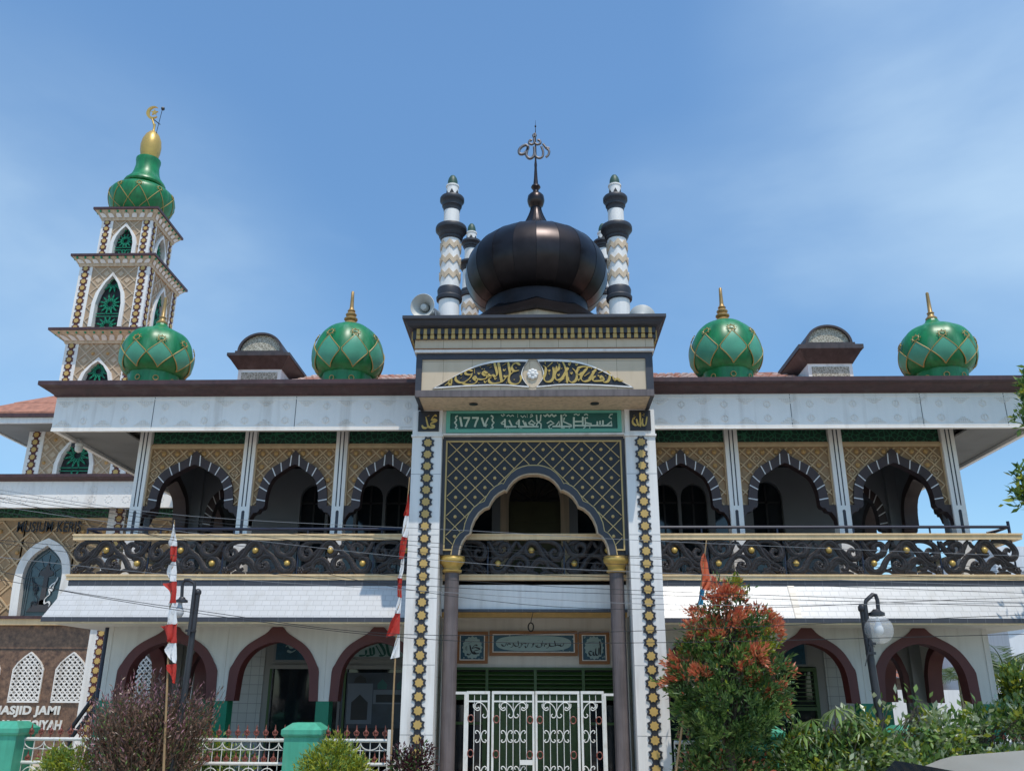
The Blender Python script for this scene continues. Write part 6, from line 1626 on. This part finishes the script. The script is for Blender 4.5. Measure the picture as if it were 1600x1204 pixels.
shrub('broad variegated hedge shrub below the right street lamp',[bl(1378,1185,40,-1.15,None,.7),bl(1350,1172,36,-1.15,None,.8),bl(1462,1148,34,-1.15,None,.8),bl(1360,1205,50,-1.15,None,.5),bl(1440,1200,62,-1.15,None,.5),bl(1440,1112,10,-1.15,None,1.6),bl(1382,1118,10,-1.15,None,1.8),bl(1410,1140,12,-1.15),bl(1365,1140,18,-1.15),bl(1340,1138,18,-1.15),bl(1495,1150,24,-1.15),bl(1436,1100,9,-1.15)],560,10,.13,.034,['leafpale','leaf','leafdk','leafyel'],[5,5,1,2],-1.15,.09)
shrub('variegated hedge shrub at the right end, in front of the railing',[bl(1530,1130,26,-.9,None,.7),bl(1585,1126,26,-.9,None,.7),bl(1505,1182,40,-.9,None,.45),bl(1565,1196,54,-.9,None,.34),bl(1635,1135,26,-.9),bl(1555,1112,10,-.9),bl(1605,1110,14,-.9)],380,10,.13,.034,['leafpale','leaf','leafdk','leafyel'],[5,5,1,2],-.9,.09)
shrub('low dense green bush left of the right street lamp, with a leaning twig',[bl(1262,1172,36,-1.1,None,.8),bl(1305,1185,40,-1.1,None,.7),bl(1230,1190,30,-1.1),bl(1285,1204,60,-1.1,None,.45),bl(1250,1145,14,-1.1),bl(1316,1150,18,-1.1)],430,10,.11,.026,['leaf','leafdk','leafyel','leafpale'],[5,2,2,2],-1.1,.08)
shrub('green ground bush at the foot of the red-topped tree',[bl(1130,1196,50,-1.0,None,.5),bl(1180,1200,40,-1.0,None,.5),bl(1090,1200,30,-1.0)],260,10,.11,.022,['leaf','leafdk','leafred'],[4,4,1],-1.0,.08)
# palmate-leaved plant
random.seed(3); Yp_=-1.25
t=thing('shrub','tall plant with fingered umbrella leaves beside the red-topped tree','shrub',(P(1295,1190,Yp_).x,Yp_,0))
m=MB(); s=MB(); b0=P(1300,1200,Yp_); b0=Vector((b0.x,Yp_,0))
for (x,y,sz) in ((1305,1105,40),(1268,1122,38),(1330,1118,36),(1290,1140,34),(1322,1146,30),(1255,1146,30),(1345,1140,26),(1300,1165,30)):
    c=P(x,y,Yp_+random.uniform(-.25,.25)); s.tube([b0,(b0+c)/2+Vector((random.uniform(-.1,.1),0,.15)),c],[.025,.015,.008],5)
    sc_=(c-CAM).dot(FW)/FPX*sz
    for k in range(11):
        a=2*pi*k/11; d=Vector((cos(a),sin(a)*.8-.25,-.35+.5*sin(a*1.0+1.2)*.5)); 
        q=c+d.normalized()*sc_*.05; L_=sc_*random.uniform(.8,1.1); dn=d.normalized(); e1=q+dn*L_*.55; e2=q+dn*L_+Vector((0,0,-.12*L_*2)); sd_=dn.cross(Vector((0,0,1))).normalized()*L_*.085
        m.add([q,e1+sd_,e2,e1-sd_,e1+Vector((0,0,.012))],[(0,1,4),(4,1,2),(0,4,3),(4,2,3)],random.choice((0,0,1)))
m.build('leaves',[M['leaf'],M['palm']],t); s.build('stems',M['bark'],t)
# street tree whose twigs reach in at the right edge
random.seed(8)
t=thing('tree','leafy street tree reaching twigs into view at the right edge, beside the roof corner','tree',(10.2,-2.2,0))
blb=[bl(1614,628,17,-2.2),bl(1608,655,12,-2.2),bl(1622,605,20,-2.2),bl(1610,752,16,-2.2),bl(1612,778,15,-2.2),bl(1596,768,8,-2.2),(10.0,-2.2,6.4,1.3,1.3,1.2),(10.6,-2.4,5.2,1.3,1.2,1.0),(10.7,-2.0,7.2,1.2,1.2,.9)]
m=MB(); crown(m,blb[:6],150,10,.15,.03,lambda c:random.choice((0,0,1,2)),.09,.3,.3); crown(m,blb[6:],420,11,.16,.032,lambda c:random.choice((0,0,1,2)),.13,.3,.5); m.build('crown',[M['leaf'],M['leafdk'],M['leafyel']],t)
m=MB(); m.tube([(10.4,-2.2,0),(10.35,-2.2,2.5),(10.4,-2.2,5),(10.5,-2.2,7.4)],[.16,.13,.09,.03],8)
for b in blb[:6]: m.tube([(10.4,-2.2,b[2]-.9),((10.4+b[0])/2,-2.2,b[2]-.3),(b[0],-2.2,b[2])],[.05,.03,.008],6)
m.build('trunk',M['bark'],t)
# palms at the right
def palm(label,x,Y,zt,n,L_,name='palm_tree'):
    t=thing(name,label,'palm',(x,Y,0),None); m=MB(); m.tube([(x+.05,Y,0),(x,Y,zt*.5),(x,Y,zt)],[.11,.08,.06],8); m.build('trunk',M['trunkgreen'],t)
    f=MB()
    for i in range(n):
        a=2*pi*i/n+random.uniform(-.3,.3); el=random.uniform(.1,1.2); pts=[]
        L2=L_*random.uniform(.8,1.1)
        for k in range(12):
            u=k/11; r=L2*u; pts.append(Vector((x+cos(a)*r*cos(el*(1-.5*u)),Y+sin(a)*r*cos(el*(1-.5*u)),zt+r*sin(el)-.62*L2*u*u)))
        f.tube(pts,[.018*(1-k/13) for k in range(12)],4)
        for k in range(1,48):
            u=k/48; q=u*11; i0=min(int(q),10); p=pts[i0]+(pts[i0+1]-pts[i0])*(q-i0); d=(pts[i0+1]-pts[i0]).normalized()
            for s_ in (-1,1):
                sv=d.cross(Vector((0,0,1))).normalized()*s_; dd=(sv*.8+d*.7+Vector((0,0,-.35+random.uniform(-.1,.15)))).normalized(); LL=L2*.30*sin(pi*min(1,.15+u*.85))+.05
                wv=d*.016; f.add([p-wv,p+dd*LL*.5+wv*.8,p+dd*LL,p+dd*LL*.5-wv*.8],[(0,1,2,3)],0)
    f.build('fronds',M['palm'],t)
random.seed(14)
p_=P(1572,1050,5.5); palm('taller feathery palm against the white house at the right edge',p_.x,5.5,p_.z,15,1.7)
p_=P(1578,1110,4.2); palm('lower feathery palm right of the last green pier base',p_.x,4.2,p_.z,12,1.25)
p_=P(1500,1062,9.0); palm('slim young palm seen through the right corner arch',p_.x,9.0,p_.z,9,1.2)
shrub('green shrub with orange flowers below the palms at the right edge',[bl(1592,1075,26,3.4),bl(1600,1105,26,3.4),bl(1575,1120,22,3.4)],260,10,.14,.035,['leaf','leafyel','leafdk'],[3,2,2],3.4,.1)

# ================================================================== CAR
ca=thing('car','beige parked car with dark windows, its roof showing at the bottom right corner','car',(2.5,-12.0,0))
def carsec(t): pass
b=MB(); x0=.50; Lc=4.2; yc=-12.0; W=.84
prof_=[(0,.42),(.0,.70),(.35,.86),(.95,.93),(1.02,.95),(1.55,1.42),(1.75,1.50),(2.3,1.545),(2.9,1.52),(3.5,1.40),(3.95,1.0),(4.15,.92),(4.2,.5),(4.15,.3),(.1,.3)]
n=len(prof_); prof_=[(a,b_+(.03 if b_>.9 else 0)) for a,b_ in prof_]
def halfw(z): return W if z<.95 else W-(z-.95)*.36
vs=[]
ny=8
for (px_,pz_) in prof_:
    hwid=halfw(pz_)
    for k in range(ny+1):
        u=-1+2*k/ny; drop=.045*abs(u)**3 if pz_>1.3 else .03*abs(u)**4
        vs.append((x0+px_,yc+u*hwid,pz_-drop))
fs=[]
for i in range(n):
    j=(i+1)%n
    for k in range(ny): fs.append((i*(ny+1)+k,i*(ny+1)+k+1,j*(ny+1)+k+1,j*(ny+1)+k))
b.add(vs,fs,0)
b.add([v for v in vs],[tuple(i*(ny+1) for i in range(n)),tuple(i*(ny+1)+ny for i in reversed(range(n)))],0)
bo2=b.build('body',M['carpaint'],ca,smooth=50)
def glassq(pts,name): 
    g=MB(); g.prism(pts,0,.01,0); return g
for s in (-1,1):
    for poly in ([(1.32,1.02),(2.2,1.02),(2.2,1.485),(1.80,1.47),(1.62,1.385)],[(2.27,1.02),(3.2,1.02),(3.45,1.335),(3.30,1.435),(2.9,1.49),(2.27,1.50)]):
        g=MB(); pts=[(x0+x,yc+s*(halfw(z)+.006),z) for x,z in poly]; pin=[(x0+x,yc+s*(halfw(z)-.01),z) for x,z in poly]; k=len(pts)
        g.add(pts+pin,[tuple(range(k)),tuple(range(k,2*k))]+[(i,(i+1)%k,k+(i+1)%k,k+i) for i in range(k)],0); g.build('side_window',M['glass'],ca)
g=MB(); g.add([(x0+1.06,yc-.70,1.03),(x0+1.06,yc+.70,1.03),(x0+1.52,yc+.62,1.46),(x0+1.52,yc-.62,1.46),(x0+1.05,yc-.70,1.045),(x0+1.05,yc+.70,1.045),(x0+1.505,yc+.62,1.48),(x0+1.505,yc-.62,1.48)],[(3,2,1,0),(4,5,6,7),(0,1,5,4),(2,3,7,6),(1,2,6,5),(3,0,4,7)],0); g.build('windscreen',M['glass'],ca)
for x in (x0+.78,x0+3.32):
    for s in (-1,1):
        w=MB(); w.T=Matrix.Translation((x,yc+s*.76,.32))@Matrix.Rotation(pi/2,4,'X'); w.lathe((0,0,0),[(.2,-.1),(.31,-.1),(.325,-.06),(.325,.06),(.31,.1),(.2,.1)],28,0); wo=w.build('wheel',M['rubber'],ca,smooth=40)
        r=MB(); r.T=Matrix.Translation((x,yc+s*.76,.32))@Matrix.Rotation(pi/2,4,'X'); r.lathe((0,0,0),[(.05,-.085),(.2,-.085),(.2,.085),(.05,.085)],20,0); r.build('rim',M['rim'],wo)
for s in (-1,1):
    g=MB(); g.sphere((x0+.08,yc+s*.6,.68),.12,12,0); g.build('headlight',mat('headlight',(.6,.6,.6),.1),ca,smooth=60)
# ================================================================== WORLD, SUN, CAMERA
SUN_EL,SUN_AZ=radians(66),radians(24)   # azimuth from the facade normal towards the right
sd=Vector((sin(SUN_AZ)*cos(SUN_EL),-cos(SUN_AZ)*cos(SUN_EL),sin(SUN_EL)))
wd=bpy.data.worlds.new('World'); SC.world=wd; wd.use_nodes=True; nt=wd.node_tree; N=nt.nodes; L=nt.links
bg=N['Background']; sky=N.new('ShaderNodeTexSky'); sky.sky_type='NISHITA'; sky.sun_disc=False
sky.sun_elevation=SUN_EL; sky.sun_rotation=pi-SUN_AZ; sky.air_density=1.0; sky.dust_density=.35; sky.ozone_density=4.0
tc=N.new('ShaderNodeTexCoord'); mp=N.new('ShaderNodeMapping'); mp.inputs['Scale'].default_value=(1.0,1.0,2.2); mp.inputs['Rotation'].default_value=(.3,.2,.5); L.new(tc.outputs['Generated'],mp.inputs[0])
nz=N.new('ShaderNodeTexNoise'); nz.inputs['Scale'].default_value=1.5; nz.inputs['Detail'].default_value=6; nz.inputs['Roughness'].default_value=.52; nz.inputs['Distortion'].default_value=.25; L.new(mp.outputs[0],nz.inputs['Vector'])
mr=N.new('ShaderNodeMapRange'); mr.inputs[1].default_value=.51; mr.inputs[2].default_value=.85; mr.inputs[4].default_value=.30; L.new(nz.outputs['Fac'],mr.inputs[0])
mx=N.new('ShaderNodeMix'); mx.data_type='RGBA'
def patch(px,py,lo,amp):
    d0=(FW+RT*((px-800)/FPX)-UP*((py-602)/FPX)).normalized()
    dp=N.new('ShaderNodeVectorMath'); dp.operation='DOT_PRODUCT'; L.new(tc.outputs['Generated'],dp.inputs[0]); dp.inputs[1].default_value=d0
    m_=N.new('ShaderNodeMapRange'); m_.interpolation_type='SMOOTHSTEP'; m_.inputs[1].default_value=lo; m_.inputs[2].default_value=1; m_.inputs[4].default_value=amp; L.new(dp.outputs['Value'],m_.inputs[0]); return m_.outputs[0]
def math_(op,a,b_):
    m_=N.new('ShaderNodeMath'); m_.operation=op; m_.use_clamp=True
    for i,v in enumerate((a,b_)):
        if isinstance(v,(int,float)): m_.inputs[i].default_value=v
        else: L.new(v,m_.inputs[i])
    return m_.outputs[0]
wsum=math_('ADD',math_('ADD',patch(1620,60,.94,.75),patch(-60,650,.90,.8)),patch(1090,400,.985,.35))
nfull=N.new('ShaderNodeMapRange'); nfull.inputs[1].default_value=.33; nfull.inputs[2].default_value=.72; nfull.inputs[4].default_value=.42; L.new(nz.outputs['Fac'],nfull.inputs[0])
L.new(math_('ADD',math_('MULTIPLY',wsum,nfull.outputs[0]),math_('MULTIPLY',mr.outputs[0],.35)),mx.inputs[0]); L.new(sky.outputs[0],mx.inputs[6]); mx.inputs[7].default_value=(6.6,6.6,6.8,1)
tn=N.new('ShaderNodeMix'); tn.data_type='RGBA'; tn.blend_type='MULTIPLY'; tn.inputs[0].default_value=1; tn.inputs[7].default_value=(.79,.955,.965,1); L.new(mx.outputs[2],tn.inputs[6]); sx=N.new('ShaderNodeSeparateXYZ'); L.new(tc.outputs['Generated'],sx.inputs[0])
gr=N.new('ShaderNodeMapRange'); gr.inputs[1].default_value=.05; gr.inputs[2].default_value=.62; gr.inputs[3].default_value=.70; gr.inputs[4].default_value=1.0; L.new(sx.outputs['Z'],gr.inputs[0])
hz=N.new('ShaderNodeVectorMath'); hz.operation='SCALE'; L.new(tn.outputs[2],hz.inputs[0]); L.new(gr.outputs[0],hz.inputs['Scale'])
L.new(hz.outputs[0],bg.inputs['Color']); bg.inputs['Strength'].default_value=.15
sl=bpy.data.lights.new('sun','SUN'); sl.energy=2.0; sl.angle=radians(.5); sl.color=(1,.945,.85)
so_=bpy.data.objects.new('sun',sl); COL.objects.link(so_); so_.rotation_euler=sd.to_track_quat('Z','Y').to_euler(); so_.location=(8,-20,40)
cd=bpy.data.cameras.new('camera'); cd.sensor_width=36; cd.lens=36*FPX/1600; cd.clip_end=2000; cd.clip_start=.1
co_=bpy.data.objects.new('camera',cd); COL.objects.link(co_)
R3=Matrix((RT,UP,-FW)).transposed(); co_.matrix_world=Matrix.Translation(CAM)@R3.to_4x4(); SC.camera=co_
SC.view_settings.view_transform='Standard'; SC.view_settings.look='None'; SC.view_settings.exposure=.6; SC.view_settings.gamma=1
SC.render.film_transparent=False
SC.cycles.max_bounces=8; SC.cycles.transparent_max_bounces=8
